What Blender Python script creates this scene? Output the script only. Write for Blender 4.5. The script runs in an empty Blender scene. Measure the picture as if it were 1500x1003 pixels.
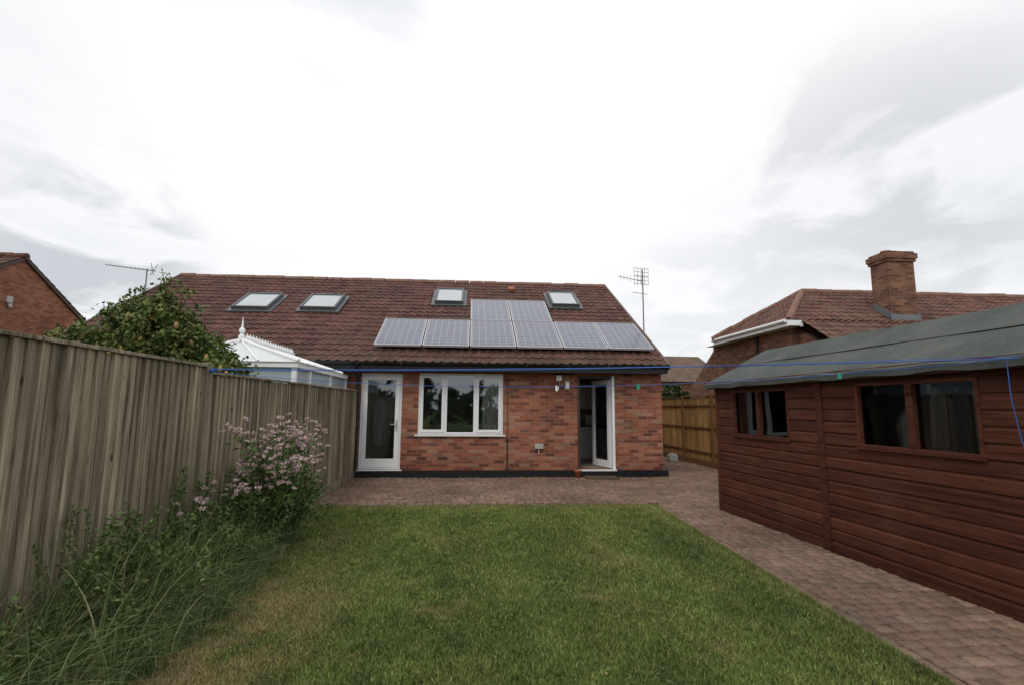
import bpy, bmesh, math, random
import numpy as np
from mathutils import Vector, Matrix
random.seed(7); rng=np.random.default_rng(7)
sc=bpy.context.scene
H=1.5
# ------------------------------------------------------------ node helpers
def nmat(name):
    m=bpy.data.materials.new(name); m.use_nodes=True
    nt=m.node_tree; b=nt.nodes["Principled BSDF"]
    return m,nt,b
def nd(nt,t,ins=None,**kw):
    n=nt.nodes.new(t)
    for k,v in kw.items(): setattr(n,k,v)
    if ins:
        for k,v in ins.items():
            if isinstance(v,bpy.types.NodeSocket): nt.links.new(v,n.inputs[k])
            else: n.inputs[k].default_value=v
    return n
def objco(nt): return nd(nt,'ShaderNodeTexCoord').outputs['Object']
def mapv(nt,v,scale=(1,1,1),loc=(0,0,0),rot=(0,0,0)):
    return nd(nt,'ShaderNodeMapping',{'Vector':v,'Scale':scale,'Location':loc,'Rotation':rot}).outputs[0]
def noise(nt,v,scale,detail=4,rough=.55,dist=0):
    return nd(nt,'ShaderNodeTexNoise',{'Vector':v,'Scale':scale,'Detail':detail,'Roughness':rough,'Distortion':dist}).outputs[0]
def ramp(nt,f,stops,interp='LINEAR'):
    n=nd(nt,'ShaderNodeValToRGB',{0:f}); cr=n.color_ramp; cr.interpolation=interp
    while len(cr.elements)<len(stops): cr.elements.new(.5)
    for e,(p,c) in zip(cr.elements,stops):
        e.position=p
        if not hasattr(c,'__len__'): c=(c,c,c)
        e.color=(*c[:3],1)
    return n.outputs[0]
def c4(c): return (c[0],c[1],c[2],1) if not isinstance(c,bpy.types.NodeSocket) else c
def mix(nt,f,a,b,blend='MIX'):
    n=nd(nt,'ShaderNodeMix',data_type='RGBA',blend_type=blend)
    for k,v in ((0,f),(6,a),(7,b)):
        if isinstance(v,bpy.types.NodeSocket): nt.links.new(v,n.inputs[k])
        else: n.inputs[k].default_value=v if k==0 else c4(v)
    return n.outputs[2]
def mth(nt,op,a,b=0.0,c=None,clamp=False):
    n=nd(nt,'ShaderNodeMath',operation=op,use_clamp=clamp)
    for k,v in enumerate((a,b,c)):
        if v is None: continue
        if isinstance(v,bpy.types.NodeSocket): nt.links.new(v,n.inputs[k])
        else: n.inputs[k].default_value=v
    return n.outputs[0]
def bump(nt,b,h,strength=.5,dist=.01):
    n=nd(nt,'ShaderNodeBump',{'Height':h,'Strength':strength,'Distance':dist})
    nt.links.new(n.outputs[0],b.inputs['Normal'])
def island(nt): return nd(nt,'ShaderNodeNewGeometry').outputs['Random Per Island']
def setc(nt,b,col,rough=.8,spec=.3,metal=0):
    if isinstance(col,bpy.types.NodeSocket): nt.links.new(col,b.inputs['Base Color'])
    else: b.inputs['Base Color'].default_value=c4(col)
    if isinstance(rough,bpy.types.NodeSocket): nt.links.new(rough,b.inputs['Roughness'])
    else: b.inputs['Roughness'].default_value=rough
    b.inputs['Specular IOR Level'].default_value=spec
    b.inputs['Metallic'].default_value=metal
def simple(name,col,rough=.6,spec=.4,metal=0,var=.15,scale=6):
    m,nt,b=nmat(name)
    n=noise(nt,objco(nt),scale,5,.6)
    c=mix(nt,n,tuple(x*(1-var) for x in col),tuple(min(1,x*(1+var)) for x in col))
    setc(nt,b,c,rough,spec,metal); return m
def brickmat(name,stops,mortar,bw=.225,rh=.075,dirt=.6):
    m,nt,b=nmat(name); o=objco(nt)
    s=nd(nt,'ShaderNodeSeparateXYZ',{0:o})
    h=mth(nt,'ADD',s.outputs[0],s.outputs[1])
    wob=noise(nt,o,9,2)
    v=nd(nt,'ShaderNodeCombineXYZ',{0:h,1:mth(nt,'ADD',s.outputs[2],mth(nt,'MULTIPLY',wob,.006)),2:0.0}).outputs[0]
    br=nd(nt,'ShaderNodeTexBrick',{'Vector':v,'Color1':(0,0,0,1),'Color2':(1,1,1,1),'Mortar':(.5,.5,.5,1),'Scale':1.0,
        'Mortar Size':.0055,'Mortar Smooth':.3,'Bias':0.0,'Brick Width':bw,'Row Height':rh})
    col=ramp(nt,br.outputs[0],stops)
    n1=noise(nt,o,40,5,.65); col=mix(nt,.7,col,ramp(nt,n1,[(.25,.45),(.75,1.35)]),'MULTIPLY')
    n3=noise(nt,o,170,2,.5); mort=mix(nt,n3,tuple(x*.6 for x in mortar),mortar)
    col=mix(nt,br.outputs[1],col,mort)
    n2=noise(nt,o,1.3,5,.6)
    col=mix(nt,dirt,col,ramp(nt,n2,[(.3,.58),(.65,1.12)]),'MULTIPLY')
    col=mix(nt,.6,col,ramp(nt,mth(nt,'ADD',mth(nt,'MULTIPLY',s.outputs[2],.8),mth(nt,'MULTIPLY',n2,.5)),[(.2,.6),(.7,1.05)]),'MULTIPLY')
    setc(nt,b,col,.9,.2)
    hh=mth(nt,'ADD',mth(nt,'SUBTRACT',1.0,br.outputs[1]),mth(nt,'MULTIPLY',n1,.5))
    bump(nt,b,hh,.8,.008); return m
def tilemat(name,dark,light,moss=(.10,.085,.05),eave=None):
    m,nt,b=nmat(name); o=objco(nt)
    n=noise(nt,o,1.1,6,.65); n2=noise(nt,o,14,4,.7)
    cell=nd(nt,'ShaderNodeTexVoronoi',{'Vector':mapv(nt,o,(3.3,3.6,3.6)),'Scale':1.0}).outputs['Color']
    g=nd(nt,'ShaderNodeSeparateColor',{0:cell}).outputs[0]
    c=mix(nt,g,dark,light)
    c=mix(nt,.8,c,ramp(nt,n2,[(.3,.55),(.75,1.35)]),'MULTIPLY')
    st=noise(nt,mapv(nt,o,(5,.5,.5)),1.0,5,.6); c=mix(nt,.7,c,ramp(nt,st,[(.32,.62),(.62,1.15)]),'MULTIPLY')
    c=mix(nt,ramp(nt,n,[(.45,0),(.72,.55)]),c,moss)
    if eave is not None:
        z=nd(nt,'ShaderNodeSeparateXYZ',{0:o}).outputs[2]
        e=mth(nt,'MULTIPLY',mth(nt,'SUBTRACT',eave,z),1.6,clamp=True)
        c=mix(nt,mth(nt,'MULTIPLY',e,ramp(nt,noise(nt,o,8,4,.7),[(.45,0),(.58,.85)])),c,(.07,.065,.03))
    c=mix(nt,ramp(nt,noise(nt,o,55,2),[(.68,0),(.74,.5)]),c,(.3,.28,.22))
    setc(nt,b,c,.85,.25); bump(nt,b,n2,.3,.01); return m
# ------------------------------------------------------------ mesh helpers
class MB:
    def __init__(s): s.v=[];s.f=[];s.m=[]
    def add(s,vs,fs,mi=0):
        o=len(s.v); s.v+= [tuple(p) for p in vs]
        for f in fs: s.f.append(tuple(i+o for i in f)); s.m.append(mi)
    def box(s,x0,x1,y0,y1,z0,z1,mi=0):
        s.add([(x0,y0,z0),(x1,y0,z0),(x1,y1,z0),(x0,y1,z0),(x0,y0,z1),(x1,y0,z1),(x1,y1,z1),(x0,y1,z1)],
          [(0,3,2,1),(4,5,6,7),(0,1,5,4),(1,2,6,5),(2,3,7,6),(3,0,4,7)],mi)
    def obox(s,c,ax,ay,az,mi=0):
        c=Vector(c);ax=Vector(ax);ay=Vector(ay);az=Vector(az)
        P=[c+i*ax+j*ay+k*az for k in(-1,1) for (i,j) in((-1,-1),(1,-1),(1,1),(-1,1))]
        s.add(P,[(0,3,2,1),(4,5,6,7),(0,1,5,4),(1,2,6,5),(2,3,7,6),(3,0,4,7)],mi)
    def tube(s,pts,r,n=6,mi=0):
        pts=[Vector(p) for p in pts]
        if not hasattr(r,'__len__'): r=[r]*len(pts)
        vs=[];fs=[]
        for i,p in enumerate(pts):
            d=(pts[min(i+1,len(pts)-1)]-pts[max(i-1,0)])
            if d.length<1e-9: d=Vector((0,0,1))
            d.normalize()
            a=d.cross(Vector((0,0,1)) if abs(d.z)<.9 else Vector((1,0,0))).normalized(); b=d.cross(a)
            for k in range(n):
                t=2*math.pi*k/n; vs.append(p+a*r[i]*math.cos(t)+b*r[i]*math.sin(t))
        for i in range(len(pts)-1):
            for k in range(n):
                fs.append((i*n+k,i*n+(k+1)%n,(i+1)*n+(k+1)%n,(i+1)*n+k))
        fs.append(tuple(range(n))[::-1]); fs.append(tuple(range((len(pts)-1)*n,len(pts)*n)))
        s.add(vs,fs,mi)
    def poly(s,pts,mi=0): s.add(pts,[tuple(range(len(pts)))],mi)
    def obj(s,name,mats,parent=None,smooth=False,bevel=0):
        me=bpy.data.meshes.new(name); me.from_pydata(s.v,[],s.f)
        if not isinstance(mats,(list,tuple)): mats=[mats]
        for m in mats: me.materials.append(m)
        me.polygons.foreach_set('material_index',s.m)
        if smooth: me.polygons.foreach_set('use_smooth',[True]*len(s.f))
        me.update(); o=bpy.data.objects.new(name,me); sc.collection.objects.link(o)
        if bevel:
            md=o.modifiers.new('bevel','BEVEL'); md.width=bevel; md.segments=2; md.limit_method='ANGLE'
        if parent: attach(o,parent)
        return o
def attach(o,p):
    o.parent=p
    if not p.get('local'): o.matrix_parent_inverse=Matrix.Translation(p.location).inverted()
def empty(name,loc,rotz=0,local=False):
    e=bpy.data.objects.new(name,None); e.location=loc; e.rotation_euler=(0,0,rotz); e.empty_display_size=.3
    sc.collection.objects.link(e)
    if local: e['local']=1
    return e
def npmesh(name,V,F,mat,parent=None,smooth=False):
    V=np.asarray(V,dtype=np.float32).reshape(-1,3); F=np.asarray(F,dtype=np.int32); k=F.shape[1]
    me=bpy.data.meshes.new(name); me.vertices.add(len(V)); me.vertices.foreach_set('co',V.ravel())
    me.loops.add(F.size); me.loops.foreach_set('vertex_index',F.ravel())
    me.polygons.add(len(F)); me.polygons.foreach_set('loop_start',np.arange(0,F.size,k,dtype=np.int32))
    me.update(calc_edges=True); me.validate(); me.materials.append(mat)
    if smooth: me.polygons.foreach_set('use_smooth',[True]*len(me.polygons))
    o=bpy.data.objects.new(name,me); sc.collection.objects.link(o)
    if parent: attach(o,parent)
    return o
def leafgeo(P,L,W,updir=None,k=.3):
    n=len(P); a=rng.normal(size=(n,3))
    if updir is not None: a=a*k+np.asarray(updir)
    a/=np.linalg.norm(a,axis=1)[:,None]
    b=np.cross(a,rng.normal(size=(n,3))); b/=np.linalg.norm(b,axis=1)[:,None]
    c=np.cross(a,b)
    L=np.broadcast_to(L,(n,))[:,None]; W=np.broadcast_to(W,(n,))[:,None]
    v=np.stack([P,P+a*L*.45+b*W+c*W*.3,P+a*L,P+a*L*.45-b*W+c*W*.3],1)
    return v.reshape(-1,3),np.arange(n*4).reshape(n,4)
def blades(P,h,w,lean,S=4):
    n=len(P); ang=rng.uniform(0,2*np.pi,n); side=np.stack([np.cos(ang),np.sin(ang),0*ang],1)
    V=[]
    for i in range(S+1):
        t=i/S; ww=w*(1-t)**.7*.5+.0003
        droop=np.minimum(1,np.hypot(lean[:,0],lean[:,1])/h)
        c=P+np.stack([lean[:,0]*t*t,lean[:,1]*t*t,h*(t-.40*t**3*droop)],1)
        V+= [c-side*ww[:,None],c+side*ww[:,None]]
    V=np.stack(V,1); base=(np.arange(n)*2*(S+1))[:,None]
    F=np.concatenate([base+np.array([[2*i,2*i+1,2*i+3,2*i+2]]) for i in range(S)],0)
    return V.reshape(-1,3),F
def catgeo(gs):
    V=[];F=[];o=0
    for v,f in gs: V.append(v);F.append(f+o);o+=len(v)
    return np.concatenate(V),np.concatenate(F)
def ell(n,c,r,surf=.5):
    d=rng.normal(size=(n,3)); d/=np.linalg.norm(d,axis=1)[:,None]; k=rng.uniform(0,1,n)**(surf/3+.05)
    return np.array(c)+d*k[:,None]*np.array(r)
# ------------------------------------------------------------ materials
M={}
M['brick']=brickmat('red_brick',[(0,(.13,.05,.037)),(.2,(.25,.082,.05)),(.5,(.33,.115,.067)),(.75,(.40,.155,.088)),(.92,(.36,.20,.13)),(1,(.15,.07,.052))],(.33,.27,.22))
M['brick_r']=brickmat('brown_brick',[(0,(.12,.055,.04)),(.4,(.21,.095,.058)),(.8,(.28,.14,.085)),(1,(.15,.08,.06))],(.25,.20,.15))
M['brick_l']=brickmat('orange_brick',[(0,(.20,.07,.045)),(.5,(.31,.12,.07)),(1,(.38,.165,.095))],(.32,.25,.2))
M['tile']=tilemat('red_brown_tile',(.082,.034,.029),(.150,.066,.055),(.08,.063,.043),3.0)
M['tile_r']=tilemat('worn_tile',(.10,.046,.036),(.17,.083,.063),(.11,.09,.06))
M['ridge']=simple('ridge_mortar',(.21,.12,.09),.9,.2,0,.5,8)
M['white']=simple('white_upvc',(.80,.81,.81),.35,.5,0,.05,3)
M['black']=simple('black_plastic',(.012,.012,.013),.4,.4)
M['plinth']=simple('bitumen_plinth',(.012,.012,.014),.6,.3,0,.4,9)
M['darkwood']=simple('dark_frame',(.05,.03,.022),.5,.4)
M['metal']=simple('galvanised_metal',(.2,.2,.21),.5,.5,.6)
M['alu']=simple('aluminium_frame',(.6,.61,.63),.35,.5,.6,.05)
M['velux']=simple('grey_flashing',(.10,.105,.11),.45,.5,.2)
M['cream']=simple('cream_wall',(.7,.67,.6),.9,.2,0,.05)
M['carpet']=simple('room_floor',(.3,.25,.18),.9,.1)
M['curtain']=simple('curtain_cloth',(.78,.73,.62),.95,.1,0,.1)
M['dark']=simple('dark_lining',(.022,.018,.015),.9,.1)
M['terracotta']=simple('terracotta',(.35,.13,.07),.9,.2)
M['mat']=simple('coir_mat',(.10,.075,.045),1,.1,0,.5,60)
M['grey']=simple('grey_plastic',(.4,.4,.38),.5,.4)
M['blue']=simple('blue_line',(.02,.11,.42),.5,.4)
M['green']=simple('green_peg',(.02,.3,.2),.4,.5)
M['post_r']=simple('brown_post',(.17,.085,.035),.85,.2,0,.3,6)
M['soil']=simple('soil',(.06,.042,.028),1,.1,0,.5,14)
M['stem']=simple('green_stem',(.08,.11,.035),.8,.2)
M['bark']=simple('bark',(.09,.07,.05),.95,.1,0,.4,12)
def glass(name,tint=(.75,.8,.8),ior=1.8):
    m=bpy.data.materials.new(name); m.use_nodes=True; nt=m.node_tree; nt.nodes.remove(nt.nodes['Principled BSDF'])
    out=nt.nodes['Material Output']
    fr=nd(nt,'ShaderNodeFresnel',{'IOR':ior}).outputs[0]
    t=nd(nt,'ShaderNodeBsdfTransparent',{'Color':c4(tint)}).outputs[0]
    g=nd(nt,'ShaderNodeBsdfGlossy',{'Color':(.9,.95,1,1),'Roughness':.02}).outputs[0]
    bp=nd(nt,'ShaderNodeBump',{'Height':noise(nt,objco(nt),1.2,1),'Strength':.15,'Distance':.03}).outputs[0]
    nt.links.new(bp,g.node.inputs['Normal'])
    mx=nd(nt,'ShaderNodeMixShader',{0:fr,1:t,2:g}).outputs[0]; nt.links.new(mx,out.inputs[0]); return m
M['glass']=glass('window_glass',(.82,.85,.85),1.9)
M['shedglass']=glass('shed_glass',(.55,.55,.55),1.40)
def mk_vglass():
    m,nt,b=nmat('skylight_glass'); o=objco(nt)
    setc(nt,b,mix(nt,noise(nt,o,1.5,2),(.30,.34,.36),(.46,.5,.52)),.06,.9); return m  # pale sky reflection and white blind put into the glass colour
M['vglass']=mk_vglass()
def mk_panel():
    m,nt,b=nmat('solar_cells'); uv=nd(nt,'ShaderNodeUVMap').outputs[0]
    br=nd(nt,'ShaderNodeTexBrick',{'Vector':uv,'Color1':(.045,.05,.10,1),'Color2':(.075,.08,.135,1),'Mortar':(.3,.31,.34,1),'Scale':1.0,
      'Mortar Size':.006,'Mortar Smooth':.1,'Brick Width':.158,'Row Height':.158},offset=0.0)
    w=nd(nt,'ShaderNodeTexWave',{'Vector':uv,'Scale':6.3,'Distortion':0.0},bands_direction='X').outputs[1]
    c=mix(nt,ramp(nt,w,[(.9,0),(.98,.35)]),br.outputs[0],(.28,.29,.32))
    c=mix(nt,.2,c,(.2,.2,.23))
    setc(nt,b,c,.2,.8); return m
M['panel']=mk_panel()
def mk_fence(name,cols,alg):
    m,nt,b=nmat(name); o=objco(nt); r=island(nt)
    off=nd(nt,'ShaderNodeCombineXYZ',{0:0.0,1:0.0,2:mth(nt,'MULTIPLY',r,37.0)}).outputs[0]
    v=nd(nt,'ShaderNodeVectorMath',{0:mapv(nt,o,(30,45,1.4)),1:off},operation='ADD').outputs[0]
    g=noise(nt,v,1.0,8,.72,.8)
    v2=nd(nt,'ShaderNodeVectorMath',{0:mapv(nt,o,(3,6,.9)),1:off},operation='ADD').outputs[0]
    g2=noise(nt,v2,1.0,4,.6)
    c=ramp(nt,r,[(0,cols[0]),(.3,cols[1]),(.65,cols[2]),(1,cols[3])])
    c=mix(nt,1.0,c,ramp(nt,g,[(.32,.34),(.48,.9),(.7,1.55)]),'MULTIPLY')
    c=mix(nt,.95,c,ramp(nt,g2,[(.32,.6),(.62,1.3)]),'MULTIPLY')
    z=nd(nt,'ShaderNodeSeparateXYZ',{0:o}).outputs[2]
    top=mth(nt,'MULTIPLY',mth(nt,'SUBTRACT',z,1.35),2.0,clamp=True)
    stn=noise(nt,mapv(nt,o,(5,11,.6)),1.0,5,.65)
    c=mix(nt,mth(nt,'MULTIPLY',top,.7),c,mix(nt,1.0,c,ramp(nt,stn,[(.38,.45),(.58,1.0)]),'MULTIPLY'))
    big=noise(nt,mapv(nt,o,(1.5,2.5,.5)),1.3,4)
    a=mth(nt,'MULTIPLY',ramp(nt,big,[(.46,0),(.7,1)]),mth(nt,'SUBTRACT',1.15,mth(nt,'MULTIPLY',z,.4)),clamp=True)
    c=mix(nt,mth(nt,'MULTIPLY',a,.45),c,alg)
    vo=nd(nt,'ShaderNodeTexVoronoi',{'Vector':mapv(nt,o,(9,9,3)),'Scale':1.0}).outputs[0]
    c=mix(nt,ramp(nt,vo,[(.05,.85),(.11,0)]),c,(.06,.04,.028))
    setc(nt,b,c,.9,.15); bump(nt,b,g,.6,.006); return m
M['fence']=mk_fence('weathered_fence_wood',[(.17,.135,.095),(.27,.225,.16),(.40,.335,.24),(.22,.18,.13)],(.12,.125,.07))
M['fence_r']=mk_fence('golden_fence_wood',[(.31,.175,.065),(.37,.225,.09),(.43,.265,.11),(.33,.19,.07)],(.2,.14,.06))
def mk_shed():
    m,nt,b=nmat('red_brown_stained_boards'); o=objco(nt); r=island(nt)
    off=nd(nt,'ShaderNodeCombineXYZ',{0:0.0,1:mth(nt,'MULTIPLY',r,31.0),2:0.0}).outputs[0]
    v=nd(nt,'ShaderNodeVectorMath',{0:mapv(nt,o,(25,1.6,34)),1:off},operation='ADD').outputs[0]
    g=noise(nt,v,1.0,7,.7,.6)
    c=ramp(nt,r,[(0,(.066,.023,.0145)),(.5,(.086,.030,.018)),(1,(.104,.037,.022))])
    c=mix(nt,1.0,c,ramp(nt,g,[(.32,.45),(.5,1),(.72,1.5)]),'MULTIPLY')
    n=noise(nt,o,2.2,5); c=mix(nt,ramp(nt,n,[(.52,0),(.8,.4)]),c,(.12,.065,.043))
    vo=nd(nt,'ShaderNodeTexVoronoi',{'Vector':mapv(nt,o,(4,4,8)),'Scale':1.0}).outputs[0]
    c=mix(nt,ramp(nt,vo,[(.05,.7),(.1,0)]),c,(.03,.012,.008))
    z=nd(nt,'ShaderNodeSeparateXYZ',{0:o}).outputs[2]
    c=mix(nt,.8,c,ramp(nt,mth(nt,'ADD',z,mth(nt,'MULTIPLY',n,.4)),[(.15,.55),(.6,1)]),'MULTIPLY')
    setc(nt,b,c,.9,.12); bump(nt,b,g,.5,.005); return m
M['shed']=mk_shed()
def mk_felt():
    m,nt,b=nmat('mineral_roof_felt'); o=objco(nt)
    n=noise(nt,o,1.6,6,.65); n2=noise(nt,o,120,3,.75)
    c=ramp(nt,n,[(.3,(.062,.069,.065)),(.55,(.088,.096,.089)),(.8,(.12,.125,.112))])
    c=mix(nt,1.0,c,ramp(nt,n2,[(.3,.45),(.7,1.55)]),'MULTIPLY')
    c=mix(nt,ramp(nt,noise(nt,o,14,4,.7),[(.60,0),(.70,.45)]),c,(.15,.155,.10))
    setc(nt,b,c,.95,.15); bump(nt,b,mth(nt,'ADD',n2,mth(nt,'MULTIPLY',noise(nt,o,7,3),2)),.4,.008); return m
M['felt']=mk_felt()
def mk_paver():
    m,nt,b=nmat('tumbled_block_paving'); o=objco(nt); r=island(nt)
    c=ramp(nt,r,[(0,(.155,.10,.072)),(.25,(.205,.13,.092)),(.5,(.235,.152,.11)),(.75,(.185,.125,.095)),(.9,(.26,.178,.13)),(1,(.17,.125,.095))])
    n=noise(nt,o,45,5,.7); c=mix(nt,.8,c,ramp(nt,n,[(.3,.6),(.7,1.3)]),'MULTIPLY')
    n2=noise(nt,o,.9,5,.6); c=mix(nt,.85,c,ramp(nt,n2,[(.3,.6),(.65,1.2)]),'MULTIPLY')
    c=mix(nt,ramp(nt,noise(nt,o,2.6,6,.65),[(.50,0),(.70,.55)]),c,(.10,.088,.062))
    setc(nt,b,c,.9,.18); bump(nt,b,n,.5,.006); return m
M['paver']=mk_paver()
M['joint']=simple('mossy_joint_sand',(.045,.040,.024),1,.1,0,.6,20)
def strawmask(nt,o):
    s=nd(nt,'ShaderNodeSeparateXYZ',{0:o})
    nx=mth(nt,'SUBTRACT',-.75,s.outputs[0])
    ny=mth(nt,'SUBTRACT',5.3,s.outputs[1])
    m=mth(nt,'MULTIPLY',mth(nt,'MULTIPLY',nx,1.5,clamp=True),mth(nt,'MULTIPLY',ny,.9,clamp=True))
    m1=mth(nt,'MULTIPLY',m,ramp(nt,noise(nt,o,2.6,5,.65),[(.38,.1),(.54,1)]))
    fe=mth(nt,'MULTIPLY',mth(nt,'SUBTRACT',s.outputs[1],7.7),2.2,clamp=True)
    re=mth(nt,'MULTIPLY',mth(nt,'SUBTRACT',s.outputs[0],2.45),2.5,clamp=True)
    m2=mth(nt,'MULTIPLY',mth(nt,'MAXIMUM',fe,re),mth(nt,'MULTIPLY',noise(nt,o,6,3),.8))
    m3=mth(nt,'MULTIPLY',ramp(nt,noise(nt,mapv(nt,o,(1,1,1),(7,2,0)),1.7,5,.7),[(.57,0),(.68,1)]),.5)
    return mth(nt,'MAXIMUM',mth(nt,'MAXIMUM',m1,m2),m3),s
def lawncol(nt,o,leafy):
    mk,s=strawmask(nt,o)
    big=noise(nt,mapv(nt,o,(1,.6,1)),1.0,6,.65); mid=noise(nt,o,4.2,5,.7)
    c=ramp(nt,big,[(.33,(.082,.128,.032)),(.45,(.108,.158,.038)),(.56,(.148,.187,.050)),(.68,(.215,.218,.078))])
    stripe=nd(nt,'ShaderNodeTexWave',{'Vector':o,'Scale':.26,'Distortion':2.2,'Detail':3.0,'Detail Scale':.6,'Phase Offset':.4},bands_direction='X').outputs[1]
    c=mix(nt,1.0,c,ramp(nt,stripe,[(.15,.92),(.85,1.08)]),'MULTIPLY')
    c=mix(nt,.9,c,ramp(nt,mid,[(.3,.68),(.7,1.30)]),'MULTIPLY')
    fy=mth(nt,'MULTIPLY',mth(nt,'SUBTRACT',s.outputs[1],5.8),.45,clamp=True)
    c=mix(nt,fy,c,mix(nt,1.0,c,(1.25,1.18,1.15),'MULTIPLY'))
    return c,mk
def mk_lawn():
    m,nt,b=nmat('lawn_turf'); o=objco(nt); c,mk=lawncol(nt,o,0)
    c=mix(nt,.5,c,(.09,.095,.04)); c=mix(nt,mk,c,(.22,.16,.075))
    n=noise(nt,o,90,3,.7); c=mix(nt,.8,c,ramp(nt,n,[(.3,.55),(.7,1.25)]),'MULTIPLY')
    setc(nt,b,c,1,.05); bump(nt,b,n,.6,.02); return m
def mk_blade():
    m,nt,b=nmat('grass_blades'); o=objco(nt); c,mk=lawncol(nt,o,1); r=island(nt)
    r2=ramp(nt,r,[(0,.5),(.6,1.1),(1,1.7)]); c=mix(nt,1.0,c,r2,'MULTIPLY')
    c=mix(nt,mth(nt,'MULTIPLY',mk,ramp(nt,r,[(.4,1),(.85,.4)])),c,(.33,.26,.13))
    c=mix(nt,ramp(nt,r,[(.90,0),(.92,.7)]),c,(.30,.25,.11))
    setc(nt,b,c,.7,.2); return m
M['lawn']=mk_lawn(); M['blade']=mk_blade()
def leafmat(name,cols,rough=.6):
    m,nt,b=nmat(name); o=objco(nt); r=island(nt)
    n=noise(nt,o,2.2,3)
    f=mth(nt,'ADD',mth(nt,'MULTIPLY',r,.6),mth(nt,'MULTIPLY',n,.4))
    st=[(i/(len(cols)-1)*.7+.15,c) for i,c in enumerate(cols)]
    setc(nt,b,ramp(nt,f,st),rough,.3)
    return m
M['leaf_tree']=leafmat('fruit_tree_leaves',[(.04,.07,.015),(.08,.12,.027),(.12,.16,.038),(.20,.19,.06)])
M['leaf_weed']=leafmat('weed_leaves',[(.05,.09,.024),(.085,.14,.036),(.12,.18,.05),(.21,.21,.07)])
M['long_grass']=leafmat('long_grass_blades',[(.07,.11,.036),(.11,.17,.056),(.165,.22,.08),(.34,.30,.16)],.5)
M['leaf_shrub']=leafmat('shrub_leaves',[(.05,.085,.022),(.08,.13,.033),(.12,.17,.05)])
M['petal']=leafmat('pink_flower_heads',[(.42,.24,.27),(.60,.40,.42),(.74,.60,.60),(.45,.32,.27)])
M['fruit']=leafmat('pear_skin',[(.22,.17,.05),(.32,.24,.08),(.30,.15,.06)])
M['hedge']=leafmat('hedge_leaves',[(.02,.04,.01),(.045,.075,.02),(.07,.10,.03)])
# ------------------------------------------------------------ ground, patio, lawn
def mk_ground():
    m,nt,b=nmat('rough_grass_ground'); o=objco(nt)
    c=ramp(nt,noise(nt,o,.5,6,.6),[(.3,(.05,.08,.02)),(.7,(.1,.12,.035))]); setc(nt,b,c,1,.05); return m
g=MB(); g.poly([(-900,-900,-.012),(900,-900,-.012),(900,900,-.012),(-900,900,-.012)]); g.obj('ground',mk_ground())
def lawnR(y):
    return 2.64+.045*(y-2.8) if y<7.0 else 2.83+ .07*(y-7.0)
L=MB(); ys=[-6,-2,0,1,2,3,4,5,6,7,7.6,7.95]
pl=[(-2.44,-6,.004)]+[(lawnR(y),y,.004) for y in ys]+[(2.7,8.06,.004),(2.4,8.1,.004),(-2.44,8.1,.004)]
L.poly(pl); lawn=empty('lawn',(0,3,0)); L.obj('turf',M['lawn'],lawn)
def scat(n,y0,y1):
    P=np.stack([rng.uniform(-2.3,3.0,n),rng.uniform(y0,y1,n),np.full(n,.003)],1)
    e=np.array([lawnR(y) for y in P[:,1]])+.01+rng.normal(0,.014,n)
    return P[P[:,0]<e]
P=np.concatenate([scat(8000,.6,1.8),scat(160000,1.8,4.2),scat(110000,4.2,8.12)])
n=len(P); far=np.clip((P[:,1]-2)/6,0,1)
h=rng.uniform(.012,.036,n); w=rng.uniform(.0022,.0045,n)*(1+far*1.3)
P2_=scat(9000,1.5,8.0)
Pe=np.stack([np.array([lawnR(y) for y in P2_[:,1]])+rng.normal(0,.012,len(P2_)),P2_[:,1],P2_[:,2]],1)
Pf=np.stack([rng.uniform(-2.3,2.75,3500),8.1+rng.normal(0,.012,3500),np.full(3500,.003)],1)
P=np.concatenate([P,Pe,Pf]); k_=len(Pe)+len(Pf)
h=np.concatenate([h,rng.uniform(.02,.055,k_)]); w=np.concatenate([w,rng.uniform(.003,.006,k_)]); n=len(P)
ang=rng.uniform(0,2*np.pi,n); side=np.stack([np.cos(ang),np.sin(ang),0*ang],1)*w[:,None]
tip=P+np.stack([rng.normal(0,.012,n),rng.normal(0,.012,n),h],1)
V=np.stack([P-side,P+side,tip],1).reshape(-1,3)
npmesh('grass_blades',V,np.arange(3*n).reshape(n,3),M['blade'],lawn)
cl_=[]
for i in range(170):
    x,y=random.uniform(-1.7,2.6),random.uniform(2.2,7.8); cl_.append(np.array([x,y,.022])+rng.normal(0,1,(14,3))*np.array([.03,.03,.003]))
cl_=np.concatenate(cl_); v,f=leafgeo(cl_,rng.uniform(.012,.024,len(cl_)),.006,(0,0,.1),.8); npmesh('clover',v,f,M['leaf_weed'],lawn)
def inpave(x0,x1,y0,y1):
    if y1>11.44 and x0<4.46: return False
    if y0<8.225 and x0<lawnR(min(max(y0,y1),7.95))+.125: return False
    if x1>6.28 or x0<-2.44: return False
    return True
pav=empty('patio',(3,9,0))
J=MB()
J.poly([(-2.44,8.1,.0),(lawnR(7.9),8.1,.0),(lawnR(7.9),7.9,0)]+[(lawnR(y),y,.0) for y in (7,6,5,4,3,2,1,0,-2,-6)]+[(6.25,-6,0),(6.25,22,0),(4.4,22,0),(4.4,11.5,0),(-2.44,11.5,0)])
J.obj('paving_bed',M['joint'],pav)
Vb=[];Fb=[];k=0
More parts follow.
